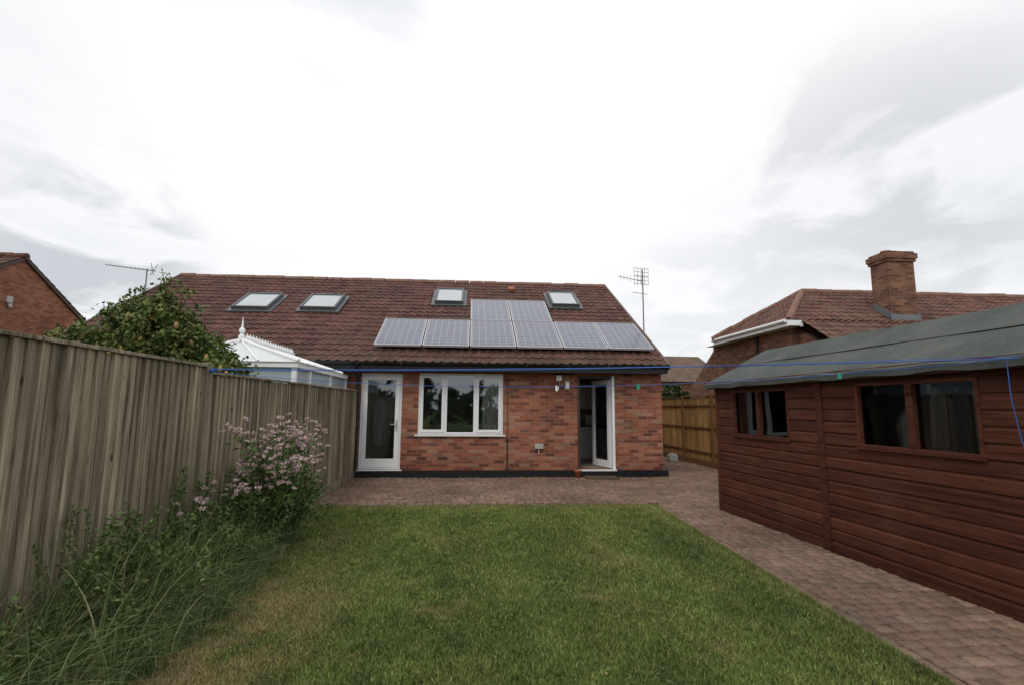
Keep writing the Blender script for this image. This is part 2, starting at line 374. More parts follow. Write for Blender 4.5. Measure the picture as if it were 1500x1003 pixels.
def block(cx,cy,dx,dy,rot=0.0):
    global k
    zt=.020+random.gauss(0,.0022)+.004*math.sin(cx*1.7+cy*2.1); a=rot+random.gauss(0,.014); ca,sa=math.cos(a),math.sin(a)
    tx,ty=random.gauss(0,.0013),random.gauss(0,.0013); gap=.0055
    for (inset,zz) in ((0,-.002),(0,zt-.009),(.009,zt)):
        for sx,sy in((-1,-1),(1,-1),(1,1),(-1,1)):
            px=sx*(dx/2-gap-inset);py=sy*(dy/2-gap-inset)
            Vb.append((cx+px*ca-py*sa,cy+px*sa+py*ca,zz+ (tx*sx+ty*sy if zz>0 else 0)))
    for l in (0,4):
        for i in range(4): Fb.append((k+l+i,k+l+(i+1)%4,k+l+4+(i+1)%4,k+l+4+i))
    Fb.append((k+8,k+9,k+10,k+11)); k+=12
y=.4; row=0
while y<19:
    dy=random.choice([.115,.115,.125]); x=-2.44-random.choice([0,.06,.1])
    xs=lawnR(min(y+dy,7.95))+.126 if y<8.225 else (-2.43 if y+dy<11.44 else 4.47)
    x=xs; first=True
    while x<6.2:
        dx=random.choice([.11,.14,.14,.17]) if not first else random.choice([.07,.11,.14]); first=False
        if inpave(x,x+dx,y,y+dy): block(x+dx/2,y+dy/2,dx,dy)
        x+=dx
    y+=dy; row+=1
y=.4
while y<7.95:
    block(lawnR(y+.08)+.065,y+.08,.12,.16,-.045); y+=.16
x=-2.42
while x<2.85: block(x+.08,8.165,.16,.115); x+=.16
npmesh('paving_blocks',Vb,Fb,M['paver'],pav)
jw=[]
for i in range(60):
    x,y=(random.uniform(2.9,3.75),random.uniform(2.5,8)) if i%2 else (random.uniform(-2.3,4.5),random.choice([11.40,11.38,random.uniform(8.3,11.3)]))
    P_=np.stack([x+rng.normal(0,.015,10),y+rng.normal(0,.015,10),np.full(10,.01)],1); jw.append(blades(P_,rng.uniform(.02,.05,10),np.full(10,.004),rng.normal(0,.02,(10,2)),3))
v,f=catgeo(jw); npmesh('joint_weeds',v,f,M['long_grass'],pav)
# ------------------------------------------------------------ tiled roof generator
def tiles(mb_name,O,u,v,W,Lg,mat,parent,planes=[],per=.2,row=.29,samp=6):
    O=Vector(O);u=Vector(u).normalized();v=Vector(v).normalized();nn=u.cross(v).normalized()
    if nn.z<0: nn=-nn
    nper=int(round(W/per)); nc=nper*samp; nr=int(math.ceil(Lg/row)); bm=bmesh.new()
    for i in range(nr):
        t0=i*row; t1=min((i+1)*row,Lg); rows=[]
        for (t,e) in ((t0,-.004),(t0-.008,.02),(t1,.002)):
            rr=[]
            for j in range(nc+1):
                s=W*j/nc; ph=(s/per)%1.0; hh=.030*max(0,1-abs(ph-.5)/.26)**.7 if abs(ph-.5)<.26 else 0
                jit=.003*math.sin(int(s/per)*5.3+i*2.1)+.006*math.sin(s*1.1+i*.4)
                rr.append(bm.verts.new(O+u*s+v*t+nn*(hh+e+jit)))
            rows.append(rr)
        for a,b in ((0,1),(1,2)):
            for j in range(nc):
                bm.faces.new((rows[a][j],rows[a][j+1],rows[b][j+1],rows[b][j]))
    for co,no in planes:
        bmesh.ops.bisect_plane(bm,geom=bm.verts[:]+bm.edges[:]+bm.faces[:],plane_co=co,plane_no=no,clear_outer=True)
    me=bpy.data.meshes.new(mb_name); bm.to_mesh(me); bm.free(); me.materials.append(mat)
    o=bpy.data.objects.new(mb_name,me); sc.collection.objects.link(o); attach(o,parent); return o
def ridge(mb,a,b,r=.11,seg=.42,mi=0):
    a=Vector(a);b=Vector(b);L_=(b-a).length; n_=max(1,int(L_/seg)); d=(b-a)/n_
    for i in range(n_):
        p=a+d*i; jit=Vector((0,0,random.gauss(0,.006)))
        mb.tube([p+jit,p+d*.97+jit],[r*random.uniform(.96,1.0),r*1.06],10,mi)
# ------------------------------------------------------------ main brick house
house=empty('brick_house',(-2.3,14,0))
XL,XR=-9.0,4.37; YF=11.5
def wall_open(mb,x0,x1,y0,y1,z0,z1,ops,mi=0,swap=False):
    bx=(lambda a,b,c,d,e,f: mb.box(c,d,a,b,e,f,mi)) if swap else (lambda a,b,c,d,e,f: mb.box(a,b,c,d,e,f,mi))
    xs=sorted({x0,x1,*[o[0] for o in ops],*[o[1] for o in ops]})
    for a,b in zip(xs,xs[1:]):
        o=[q for q in ops if q[0]<=a+1e-6 and q[1]>=b-1e-6]
        if not o: bx(a,b,y0,y1,z0,z1)
        else:
            q=o[0]
            if q[2]>z0: bx(a,b,y0,y1,z0,q[2])
            if q[3]<z1: bx(a,b,y0,y1,q[3],z1)
ops=[(-2.40,-1.50,.17,2.25),(-1.15,.735,.92,2.27),(2.41,3.27,.17,2.25)]
W=MB(); wall_open(W,-2.5,XR,YF,YF+.28,0,2.5,ops)
W.box(XL,-2.5,YF,YF+.28,0,2.5)
W.box(XL,XR,21.2,21.48,0,2.5)
sl=.572; ZR=5.54; YR=16.46
def gable(mb,x0,x1,mi=0,zb=0.0):
    pr=[(YF+.28,zb),(21.2,zb),(21.2,2.6),(YR,ZR-.12),(YF+.28,2.6+.06)]
    n=len(pr); vs=[(x0,a,b) for a,b in pr]+[(x1,a,b) for a,b in pr]
    mb.add(vs,[tuple(range(n)),tuple(range(2*n-1,n-1,-1))]+[(i,(i+1)%n,n+(i+1)%n,n+i) for i in range(n)],mi)
added_sidewin=[(12.5,14.5,1.0,2.25)]  # unseen side window, added to let daylight into the kitchen
gable(W,XR-.28,XR,0,2.5); wall_open(W,YF+.28,21.2,XR-.28,XR,0,2.5,added_sidewin,0,True)
gable(W,XL,XL+.28); gable(W,-2.62,-2.42)
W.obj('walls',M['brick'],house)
vv=(0,math.cos(math.atan(sl)),math.sin(math.atan(sl)))
OV=4.40
tiles('roof_front',(-9.12,11.08,2.46),(1,0,0),vv,OV+9.12,6.17,M['tile'],house)
R=MB(); R.add([(-9.1,11.1,2.43),(4.38,11.1,2.43),(4.38,YR,5.5),(-9.1,YR,5.5)],[(0,1,2,3)])
R.add([(-9.1,YR,5.5),(4.38,YR,5.5),(4.38,21.8,2.43),(-9.1,21.8,2.43)],[(0,1,2,3)])
R.obj('roof_back',M['tile'],house)
R=MB(); ridge(R,(-9.12,YR,5.52),(4.42,YR,5.52),.10,.45); R.obj('ridge_tiles',M['ridge'],house)
R=MB()
for xx in (4.39,-9.15):
    R.add([(xx,11.08,2.36),(xx+.05,11.08,2.36),(xx+.05,YR,5.46),(xx,YR,5.46),(xx,11.08,2.5),(xx+.05,11.08,2.5),(xx+.05,YR,5.6),(xx,YR,5.6)],
      [(0,3,2,1),(4,5,6,7),(0,1,5,4),(1,2,6,5),(2,3,7,6),(3,0,4,7)])
R.obj('verge',simple('verge_cement',(.17,.13,.11),.9,.2,0,.4,10),house)
F=MB(); F.box(-2.62,4.40,11.15,11.175,2.29,2.44); F.box(-9.1,-2.62,11.15,11.175,2.29,2.44)
F.box(-9.1,4.40,11.178,11.497,2.3,2.315)
for x0,x1 in ((-2.75,4.42),(-9.1,-2.76)):
    n_=10; vs=[]
    for x in (x0,x1):
        for r_ in (.06,.052):
            for i in range(n_+1):
                a=math.pi*i/n_; vs.append((x,11.085+r_*math.cos(a),2.465-r_*math.sin(a)))
    m_=n_+1; fs=[]
    for i in range(n_):
        fs+=[(i,i+1,2*m_+i+1,2*m_+i),(m_+i,m_+i+1,3*m_+i+1,3*m_+i),(i,i+1,m_+i+1,m_+i),(2*m_+i,2*m_+i+1,3*m_+i+1,3*m_+i)]
    F.add(vs,fs)
F.tube([(-2.44,11.09,2.42),(-2.44,11.15,2.28),(-2.44,11.40,2.18),(-2.44,11.42,2.1),(-2.44,11.42,.05)],.036,10)
for z in (.5,1.5): F.box(-2.49,-2.39,11.38,11.5,z,z+.03)
for x in np.arange(-2.4,4.3,.9): F.box(x,x+.025,11.02,11.15,2.395,2.475)
F.obj('fascia_and_gutter',M['black'],house)
B=MB(); B.box(-2.5,2.40,11.44,11.497,0,.15); B.box(2.40,3.28,11.40,11.497,0,.13); B.box(3.28,4.46,11.44,11.497,0,.15); B.box(4.372,4.46,11.5,16,0,.15)
B.obj('plinth',M['plinth'],house)
def frame(mb,x0,x1,z0,z1,y,t=.055,d=.06,mi=0):
    mb.box(x0,x0+t,y,y+d,z0,z1,mi); mb.box(x1-t,x1,y,y+d,z0,z1,mi)
    mb.box(x0+t,x1-t,y,y+d,z0,z0+t,mi); mb.box(x0+t,x1-t,y,y+d,z1-t,z1,mi)
G=MB()
D=MB(); frame(D,-2.395,-1.505,.172,2.248,YF+.03,.045,.07)
frame(D,-2.347,-1.553,.22,2.2,YF+.02,.095,.06)
D.box(-2.25,-1.65,YF+.022,YF+.078,.316,.40)
D.box(-2.44,-1.46,YF-.05,YF+.03,.145,.17)
D.obj('patio_door',M['white'],house,bevel=.004); G.box(-2.252,-1.648,YF+.045,YF+.055,.40,2.105)
Dh=MB(); Dh.box(-1.62,-1.585,YF+.005,YF+.02,1.0,1.24); Dh.box(-1.73,-1.6,YF-.03,YF-.012,1.13,1.15); Dh.box(-1.61,-1.595,YF-.02,YF+.01,1.13,1.15)
Dh.obj('door_handle',M['alu'],house)
Wn=MB(); frame(Wn,-1.147,.732,.922,2.268,YF+.03,.05,.07)
for xm in (-.545,.10): Wn.box(xm-.03,xm+.03,YF+.03,YF+.1,.972,2.218)
frame(Wn,-1.10,-.573,.968,2.222,YF+.015,.06,.06); frame(Wn,.128,.685,.968,2.222,YF+.015,.06,.06)
Wn.box(-1.2,.785,YF-.05,YF+.03,.885,.92)
Wn.obj('window_frame',M['white'],house,bevel=.004)
G.box(-1.04,-.633,YF+.04,YF+.05,1.028,2.162); G.box(-.515,.07,YF+.06,YF+.07,.972,2.218); G.box(.188,.625,YF+.04,YF+.05,1.028,2.162)
K=MB(); K.box(2.412,2.47,YF+.0,YF+.12,.17,2.248,0); K.box(2.47,3.21,YF+.0,YF+.12,2.19,2.248,0)
K.obj('door_frame',M['darkwood'],house)
K=MB(); K.box(3.21,3.268,YF+.0,YF+.12,.17,2.248); K.box(2.40,3.28,YF-.06,YF+.12,.135,.168)
K.obj('door_jamb_and_sill',M['white'],house)
a=math.radians(108); hx,hy=3.2,YF+.13; dx_,dy_=math.cos(a),math.sin(a)
LF=MB()
def lp(s,z,o=0): return (hx+dx_*s-dy_*o, hy+dy_*s+dx_*o, z)
def lbox(mb,s0,s1,z0,z1,o0,o1):
    P_=[lp(s0,z0,o0),lp(s1,z0,o0),lp(s1,z0,o1),lp(s0,z0,o1),lp(s0,z1,o0),lp(s1,z1,o0),lp(s1,z1,o1),lp(s0,z1,o1)]
    mb.add(P_,[(0,3,2,1),(4,5,6,7),(0,1,5,4),(1,2,6,5),(2,3,7,6),(3,0,4,7)])
for q in ((0,.11,.18,2.18),(.64,.75,.18,2.18),(.11,.64,.18,.34),(.11,.64,2.07,2.18)): lbox(LF,*q,-.022,.022)
LF.obj('open_door_leaf',M['white'],house,bevel=.003)
lbox(G,.11,.64,.34,2.07,-.005,.005)
G.box(XR-.15,XR-.14,12.5,14.5,1.0,2.25)  # pane of the added side window
G.obj('glazing',M['glass'],house)
I=MB()
I.box(-2.4,4.08,15.2,15.25,.16,2.4,0); I.box(-2.415,-2.4,YF+.285,15.2,.16,2.4,0); I.box(1.55,1.62,YF+.285,15.2,.16,2.4,0)
wall_open(I,YF+.285,15.2,4.06,4.085,.16,2.4,added_sidewin,0,True)
I.box(-2.4,4.08,YF+.0,15.25,2.41,2.45,0); I.box(-2.4,4.08,YF+.13,15.25,.1,.16,1)
I.obj('rooms',[M['cream'],M['carpet']],house)
C=MB(); n_=48
def curt(x0,w_,yy):
    vs=[]
    for z in (.80,2.38):
        for i in range(n_+1):
            x=x0+w_*i/n_; vs.append((x,yy+.022*math.sin(i*1.25)+.008*math.sin(i*3.1+z),z))
    C.add(vs,[(i,i+1,n_+2+i,n_+1+i) for i in range(n_)])
curt(.27,.48,YF+.14); curt(-1.16,.10,YF+.16)
C.obj('curtains',M['curtain'],house,True)
K=MB(); K.box(2.35,4.05,14.0,14.6,.16,1.02); K.box(1.64,2.2,12.5,13.9,.16,1.02); K.box(2.35,4.05,14.3,14.6,1.5,2.2)
for x in (2.62,3.07,3.52): K.box(x-.2,x+.2,13.98,13.998,.3,.98); K.box(x-.2,x+.2,14.28,14.298,1.53,2.17)
K.box(3.2,3.4,14.1,14.25,1.06,1.34); K.obj('kitchen_units',M['white'],house,bevel=.006)
K=MB(); K.box(2.33,4.05,13.96,14.6,1.022,1.06); K.box(1.64,2.24,12.48,13.9,1.022,1.06)
for x in (2.62,3.07,3.52): K.box(x-.05,x+.05,13.965,13.978,.9,.91)
K.obj('worktop',M['darkwood'],house)
K=MB(); K.box(2.3,2.34,14.0,15.2,.16,2.4); K.obj('kitchen_partition',M['cream'],house)
T=MB(); T.box(-1.9,-.6,13.0,13.8,.85,.9)
for x,y in ((-1.85,13.05),(-.65,13.05),(-1.85,13.75),(-.65,13.75)): T.box(x-.03,x+.03,y-.03,y+.03,.16,.85)
T.obj('furniture',M['darkwood'],house)
def cloth(x,y,z1,z0,w_,i,axis='x'):
    S=MB(); n_=14; rows_=[(z1,.25),(z1-.06,.85),(z1-.25,1.0),((z1+z0)/2,.88),(z0,1.0)]; vs=[]
    for z,k_ in rows_:
        for j in range(n_+1):
            t=j/n_*2-1; d=.025*math.sin(j*1.9+i)+.03*t*t
            vs.append((x+t*w_*k_,y+d,z-.05*abs(t)) if axis=='x' else (x+d,y+t*w_*k_,z-.05*abs(t)))
    S.add(vs,[(r_*(n_+1)+j,r_*(n_+1)+j+1,(r_+1)*(n_+1)+j+1,(r_+1)*(n_+1)+j) for r_ in range(4) for j in range(n_)])
    return S
cloth(-2.02,YF+.34,1.75,.7,.14,1).obj('hanging_garment',simple('grey_cloth',(.26,.27,.33),.95,.1),house,True)
cloth(-1.80,YF+.38,1.8,.9,.12,3).obj('hanging_garment',simple('dark_cloth',(.12,.12,.14),.95,.1),house,True)
X=MB(); X.box(1.93,2.05,YF-.05,YF-.002,2.13,2.25,0); X.box(2.12,2.22,YF-.07,YF-.002,1.93,2.13,1); X.box(2.13,2.21,YF-.1,YF-.072,1.96,2.08,0)
X.box(1.44,1.63,YF-.06,YF-.002,.62,.73,1); X.tube([(1.53,YF-.03,.62),(1.53,YF-.03,.50)],.012,8,1)
X.tube([(2.0,YF-.02,2.13),(2.0,YF-.02,2.05),(2.12,YF-.02,2.03)],.008,6,1)
X.obj('wall_lamp_and_meter_box',[M['white'],M['grey']],house,bevel=.005)
X=MB(); X.tube([(.83,YF-.02,.88),(.83,YF-.02,.16)],.014,8); X.tube([(.83,YF-.02,2.28),(.83,YF-.02,.9)],.006,6)
X.obj('wall_pipe',M['darkwood'],house)
def roofpt(x,y,o=0):
    n_=Vector((0,-math.sin(math.atan(sl)),math.cos(math.atan(sl))))
    return Vector((x,y,2.5+sl*(y-11.15)))+n_*o
vN=Vector((0,-math.sin(math.atan(sl)),math.cos(math.atan(sl)))); vV=Vector(vv); vU=Vector((1,0,0))
def roofwin(cx,cy,w,l):
    VV=MB(); c=roofpt(cx,cy,.05)
    VV.obox(c,vU*(w/2+.10),vV*(l/2+.10),vN*.025,0)
    t=.05
    for sx in(-1,1): VV.obox(c+vU*sx*(w/2-t/2)+vN*.06,vU*t/2,vV*l/2,vN*.06,0)
    for sy in(-1,1): VV.obox(c+vV*sy*(l/2-t/2)+vN*.06,vU*(w/2-t),vV*t/2,vN*.06,0)
    VV.obox(c+vN*.06,vU*(w/2-t),vV*(l/2-t),vN*.03,1)
    VV.obj('skylight',[M['velux'],M['vglass']],house,bevel=.004)
roofwin(-.65,14.9,.80,1.25); roofwin(2.69,14.87,.80,1.25); roofwin(-5.76,14.15,.92,1.2); roofwin(-4.06,14.2,.92,1.15)
VT=MB(); VT.obox(roofpt(1.22,15.75,.08),vU*.1,vV*.12,vN*.05); VT.obj('roof_vent',M['terracotta'],house,bevel=.02)
# ------------------------------------------------------------ solar panels
def solar(x0,y0):
    w,l=1.045,1.68; S=MB(); base=roofpt(x0+w/2,y0,.13)+vV*(l/2)
    t=.018
    for sx in(-1,1): S.obox(base+vU*sx*(w/2-t/2),vU*t/2,vV*l/2,vN*.022,1)
    for sy in(-1,1): S.obox(base+vV*sy*(l/2-t/2),vU*(w/2-t),vV*t/2,vN*.022,1)
    a=w/2-t;b=l/2-t; p=base+vN*.015
    S.poly([p-vU*a-vV*b,p+vU*a-vV*b,p+vU*a+vV*b,p-vU*a+vV*b],0)
    q=base-vN*.015; S.poly([q-vU*a-vV*b,q-vU*a+vV*b,q+vU*a+vV*b,q+vU*a-vV*b],1)
    for sy in (-.5,.5): S.obox(base+vV*sy*l*.5-vN*.06,vU*(w/2),vV*.02,vN*.035,1)
    o=S.obj('solar_panel',[M['panel'],M['alu']])
    me=o.data; uvl=me.uv_layers.new(name='UVMap')
    for pg in me.polygons:
        for li in pg.loop_indices:
            co=me.vertices[me.loops[li].vertex_index].co-p
            uvl.data[li].uv=(co.dot(vU)+.474,co.dot(vV)+.79)
for i in range(6): solar(-2.17+i*1.073,11.6)
for i in range(2): solar(-.03+i*1.073,13.1)
# ------------------------------------------------------------ aerials
def yagi(mb,c,d,n_,L_,el,vert=False,r=.008):
    c=Vector(c);d=Vector(d).normalized(); s=d.cross(Vector((0,0,1))).normalized() if not vert else Vector((0,0,1))
    mb.tube([c,c+d*L_],r*1.3,6)
    for i in range(n_):
        p=c+d*L_*(i+.5)/n_; e=el*(1-.4*i/n_); mb.tube([p-s*e,p+s*e],r*.8,5)
A=MB(); A.tube([(4.5,12.95,2.9),(4.5,12.95,5.17)],.018,8)
A.box(4.36,4.52,12.93,12.97,3.05,3.1); A.box(4.36,4.52,12.93,12.97,3.35,3.4)
for dz in (0,.22):
    for zz in np.linspace(-.1,.1,3): A.tube([(4.22,12.8,4.85+dz*1.0+zz),(4.64,12.9,4.85+dz+zz)],.006,5)
for xx in np.linspace(4.24,4.62,5): A.tube([(xx,12.85,4.72),(xx,12.85,5.18)],.006,5)
yagi(A,(4.5,12.95,4.85),(-1,-.25,.10),7,.72,.1,True,.006); A.tube([(4.22,12.95,4.55),(4.62,12.95,4.5)],.008,5)
A.obj('tv_antenna',M['metal'])
A=MB(); A.tube([(-9.18,14.9,4.0),(-9.18,14.9,5.33)],.018,8); A.box(-9.2,-8.98,14.88,14.92,4.1,4.15)
yagi(A,(-8.95,14.9,5.27),(-1,-.15,.08),12,1.25,.14,False,.008)
for s_ in (-1,1): A.tube([(-9.0,14.75,5.1),(-8.97,15.0,5.48)],.008,5)
yagi(A,(-9.0,14.9,5.15),(-.2,-.1,1),4,.35,.14,False,.006)
A.obj('tv_antenna',M['metal'])
# ------------------------------------------------------------ left fence
FX=-2.47
fen=empty('wooden_fence',(FX,5,0)); Fb_=MB()
def boards(mb,y0,y1,z0,zf,x,pitch=.1):
    y=y0
    while y<y1-.02:
        wd=pitch*random.uniform(1.12,1.22); ye=min(y+wd,y1); z=zf(y)+random.gauss(0,.005)
        o=random.gauss(0,.003); t0=.028+o; t1=.007+o; lean=random.gauss(0,.004)
        mb.add([(x-.01,y,z0),(x+t0,y,z0),(x+t1,ye,z0),(x-.01,ye,z0),(x-.01,y+lean,z),(x+t0,y+lean,z),(x+t1,ye+lean,z),(x-.01,ye+lean,z)],
          [(0,3,2,1),(4,5,6,7),(0,1,5,4),(1,2,6,5),(2,3,7,6),(3,0,4,7)])
        y+=pitch*random.uniform(.92,1.08)
boards(Fb_,-3,4.93,.02,lambda y:1.862,FX,.088); boards(Fb_,5.05,11.38,.16,lambda y:1.80+.008*(y-5),FX,.1)
Fb_.obj('boards',M['fence'],fen)
Fp=MB()
for y,z in ((4.99,1.90),(2.0,1.82),(7.98,1.85),(-1,1.82),(10.9,1.86)): Fp.box(FX-.12 if y!=7.98 else FX-.1,FX+(.045 if y in(4.99,7.98) else -.012),y-.05,y+.05,0,z)
for (y0,y1,za,zb) in ((-3,1.1,1.864,1.866),(1.104,4.94,1.866,1.864),(5.045,7.925,1.803,1.828),(8.035,11.38,1.828,1.853)):
    Fp.add([(FX-.03,y0,za),(FX+.042,y0,za-.004),(FX+.042,y1,zb-.004),(FX-.03,y1,zb),(FX-.03,y0,za+.028),(FX+.042,y0,za+.02),(FX+.042,y1,zb+.02),(FX-.03,y1,zb+.028)],
       [(0,3,2,1),(4,5,6,7),(0,1,5,4),(1,2,6,5),(2,3,7,6),(3,0,4,7)])
Fp.box(FX-.01,FX+.03,5.05,7.92,0,.155); Fp.box(FX-.01,FX+.03,8.04,11.38,0,.155)
Fp.obj('posts_rails_and_cap',M['fence'],fen,bevel=.003)
# ------------------------------------------------------------ right fence
fr=empty('wooden_fence',(6.35,14,0)); Q=MB()
y=0.0
while y<19:
    ye=min(y+.115,19); z=1.83+random.gauss(0,.004)+ .02*math.sin(int(y/1.9)*2.3)
    o=random.gauss(0,.002)
    Q.add([(6.33-.022+o,y,.16),(6.36,y,.16),(6.36,ye,.16),(6.33-.006+o,ye,.16),(6.33-.022+o,y,z),(6.36,y,z),(6.36,ye,z),(6.33-.006+o,ye,z)],
      [(0,1,2,3),(4,7,6,5),(0,4,5,1),(1,5,6,2),(2,6,7,3),(3,7,4,0)]); y+=.1
Q.obj('boards',M['fence_r'],fr)
Q=MB()
for y in np.arange(0,19.1,1.86): Q.box(6.26,6.38,y-.05,y+.05,0,1.9)
for z in (.35,1.0,1.6): Q.box(6.285,6.305,0,19,z,z+.04)
Q.box(6.285,6.37,0,19,0,.155); Q.box(6.29,6.39,0,19,1.86,1.885)
Q.obj('posts_and_rails',M['post_r'],fr)
Q=MB(); Q.box(5.75,6.0,14.6,14.85,.02,.2); Q.box(5.78,5.97,14.63,14.82,.2,.24); Q.obj('storage_box',M['grey'],bevel=.02)
# ------------------------------------------------------------ garden shed (local frame)
shed=empty('garden_shed',(3.77,7.62,0.02),math.radians(2.39),True)
LEN=4.7; WD=1.87; EH=1.88; RH=2.36
wins=[(-1.68,-.45),(-3.95,-2.72)]
S=MB(); pz=.125
def shiplap(mb,y0,y1,z,x=0,dirn=-1):
    pr=[(0,z+.002),(dirn*.016,z+.002),(dirn*.016,z+.092),(dirn*.005,z+.108),(dirn*.003,z+pz),(0,z+pz)]
    j=random.gauss(0,.0012)
    vs=[(x+a+j,y0,b) for a,b in pr]+[(x+a+j,y1,b) for a,b in pr]; n_=len(pr)
    mb.add(vs,[tuple(range(n_)),tuple(range(2*n_-1,n_-1,-1))]+[(i,(i+1)%n_,n_+(i+1)%n_,n_+i) for i in range(n_)])
for r_ in range(15):
    z=r_*pz
    segs=[(-LEN,-2.26),(-2.16,0)]
    if z>=1.12 and z<1.74: segs=[(-LEN,-3.95),(-2.72,-2.26),(-2.16,-1.68),(-.45,0)]
    for a,b in segs: shiplap(S,a,b,z)
for yy,dn in ((0,1),(-LEN,-1)):
    for r_ in range(20):
        z=r_*pz
        if z<1.8: x0,x1=0,WD
        else:
            k_=(z+pz-EH)/(RH-EH)*WD/2; x0,x1=max(0,k_),min(WD,WD-k_)
            if x1-x0<.1: break
        pr=[(0,z+.002),(dn*.016,z+.002),(dn*.016,z+.092),(dn*.004,z+pz),(0,z+pz)]
        vs=[(x0,yy+a,b) for a,b in pr]+[(x1,yy+a,b) for a,b in pr]; n_=5
        S.add(vs,[tuple(range(n_)),tuple(range(2*n_-1,n_-1,-1))]+[(i,(i+1)%n_,n_+(i+1)%n_,n_+i) for i in range(n_)])
for r_ in range(15): shiplap(S,-LEN,0,r_*pz,WD,1)
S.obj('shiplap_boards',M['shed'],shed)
S=MB(); S.box(-.03,0.02,-2.255,-2.165,0,1.875); S.box(-.026,.03,-.05,.022,0,1.87); S.box(-.026,.03,-LEN-.02,-LEN+.05,0,1.87)
for a,b in wins:
    f=.035
    S.box(-.022,.05,a,a+f,1.125,1.75); S.box(-.022,.05,b-f,b,1.125,1.75); S.box(-.022,.05,a+f,b-f,1.125,1.125+f*.8); S.box(-.022,.05,a+f,b-f,1.75-f*.8,1.75)
    m_=(a+b)/2; S.box(-.024,.05,m_-.035,m_+.035,1.153,1.722)
    S.box(-.04,-.0225,a-.02,b+.02,1.105,1.124)
S.box(-.10,-.08,-LEN-.08,.08,1.79,1.89)
for yy in (.075,-LEN-.095):
    for sgn,x0 in ((1,-.1),(-1,WD+.1)):
        d=Vector((sgn*(WD/2+.1),0,RH-EH+.06)); c=Vector((x0,yy+.01,1.83))+d*.5
        S.obox(c,d*.5,(0,.01,0),(0,0,.05))
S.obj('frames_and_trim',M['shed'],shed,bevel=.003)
S=MB(); S.box(.02,.04,-LEN+.01,-.01,.0,1.12); S.box(WD-.04,WD-.02,-LEN+.01,-.01,0,1.87); S.box(.02,WD-.02,-.04,-.02,0,1.9); S.box(.02,WD-.02,-LEN+.02,-LEN+.04,0,1.9); S.box(.02,WD-.02,-LEN+.04,-.04,.01,.05)
S.box(.02,WD-.02,-LEN+.04,-.04,1.875,1.885)
S.box(.9,1.6,-4.2,-2.6,.8,.84); S.box(1.5,WD-.05,-2.2,-.4,1.1,1.13)
for a,b in wins:
    m_=(a+b)/2
    for q in ((a+m_)/2,(b+m_)/2): S.box(.028,.036,q-.005,q+.005,1.155,1.72)
S.obj('interior_lining',M['dark'],shed)
S=MB()
for a,b in wins: S.box(.022,.026,a+.036,b-.036,1.155,1.72)
S.obj('panes',M['shedglass'],shed)
for i,(yc,w_,col,x_) in enumerate(((-3.0,.11,(.22,.22,.30),.09),(-3.18,.07,(.65,.65,.67),.08),(-3.5,.10,(.5,.46,.44),.08),(-3.68,.07,(.25,.25,.3),.09),(-2.85,.04,(.75,.75,.75),.08),(-3.84,.03,(.7,.7,.7),.08),(-.75,.09,(.5,.44,.4),.09),(-1.3,.10,(.3,.3,.34),.09),(-1.5,.04,(.6,.58,.55),.08))):
    cloth(x_,yc,1.69,1.0-.1*(i%3),w_,i,'y').obj('hanging_coat',simple('coat_cloth',col,.95,.1),shed,True)
S=MB()
nx,ny=8,40
for sgn in (1,-1):
    x0=-.13 if sgn==1 else WD+.13; xm=WD/2
    for layer,off in ((0,0),(1,-.02)):
        vs=[]
        for i in range(nx+1):
            for j in range(ny+1):
                t=i/nx; x=x0+(xm-x0)*t; yv=-LEN-.13+(LEN+.26)*j/ny
                z=EH-.01+(RH-EH+.07)*t+off
                z+= .002*math.sin(yv*5+i)+.002*math.sin(yv*13+i*2) -.006*math.sin(math.pi*t)*(.5+.5*math.sin(yv*2.6))
                if i==0: z-=.008+.005*math.sin(yv*9)
                vs.append((x,yv,z))
        S.add(vs,[(i*(ny+1)+j,i*(ny+1)+j+1,(i+1)*(ny+1)+j+1,(i+1)*(ny+1)+j) for i in range(nx) for j in range(ny)])
    vs=[]
    for j in range(ny+1):
        yv=-LEN-.13+(LEN+.26)*j/ny; zt=EH-.018-.005*math.sin(yv*9)+.002*math.sin(yv*5)+.002*math.sin(yv*13); dz=.06+.006*math.sin(yv*7)
        vs+=[(x0,yv,zt),(x0+sgn*.004,yv,zt-dz)]
    S.add(vs,[(2*j,2*j+1,2*j+3,2*j+2) for j in range(ny)])
    vs=[]
    for i in range(4):
        for j in range(ny+1):
            t=.52+(1-.52)*i/3; x=x0+(xm-x0)*t; yv=-LEN-.132+(LEN+.264)*j/ny
            vs.append((x,yv,EH-.01+(RH-EH+.07)*t+.009+.002*math.sin(yv*4+i)))
    S.add(vs,[(i*(ny+1)+j,i*(ny+1)+j+1,(i+1)*(ny+1)+j+1,(i+1)*(ny+1)+j) for i in range(3) for j in range(ny)])
    for yv in (.13,-LEN-.13):
        S.add([(x0,yv,EH-.02),(xm,yv,RH+.06),(xm,yv,RH-.01),(x0,yv,EH-.085)],[(0,1,2,3)])
S.obj('felt_roof',M['felt'],shed)
S=MB(); S.box(.03,WD-.03,-LEN+.03,-.03,-.02,.02); S.obj('base',M['dark'],shed)
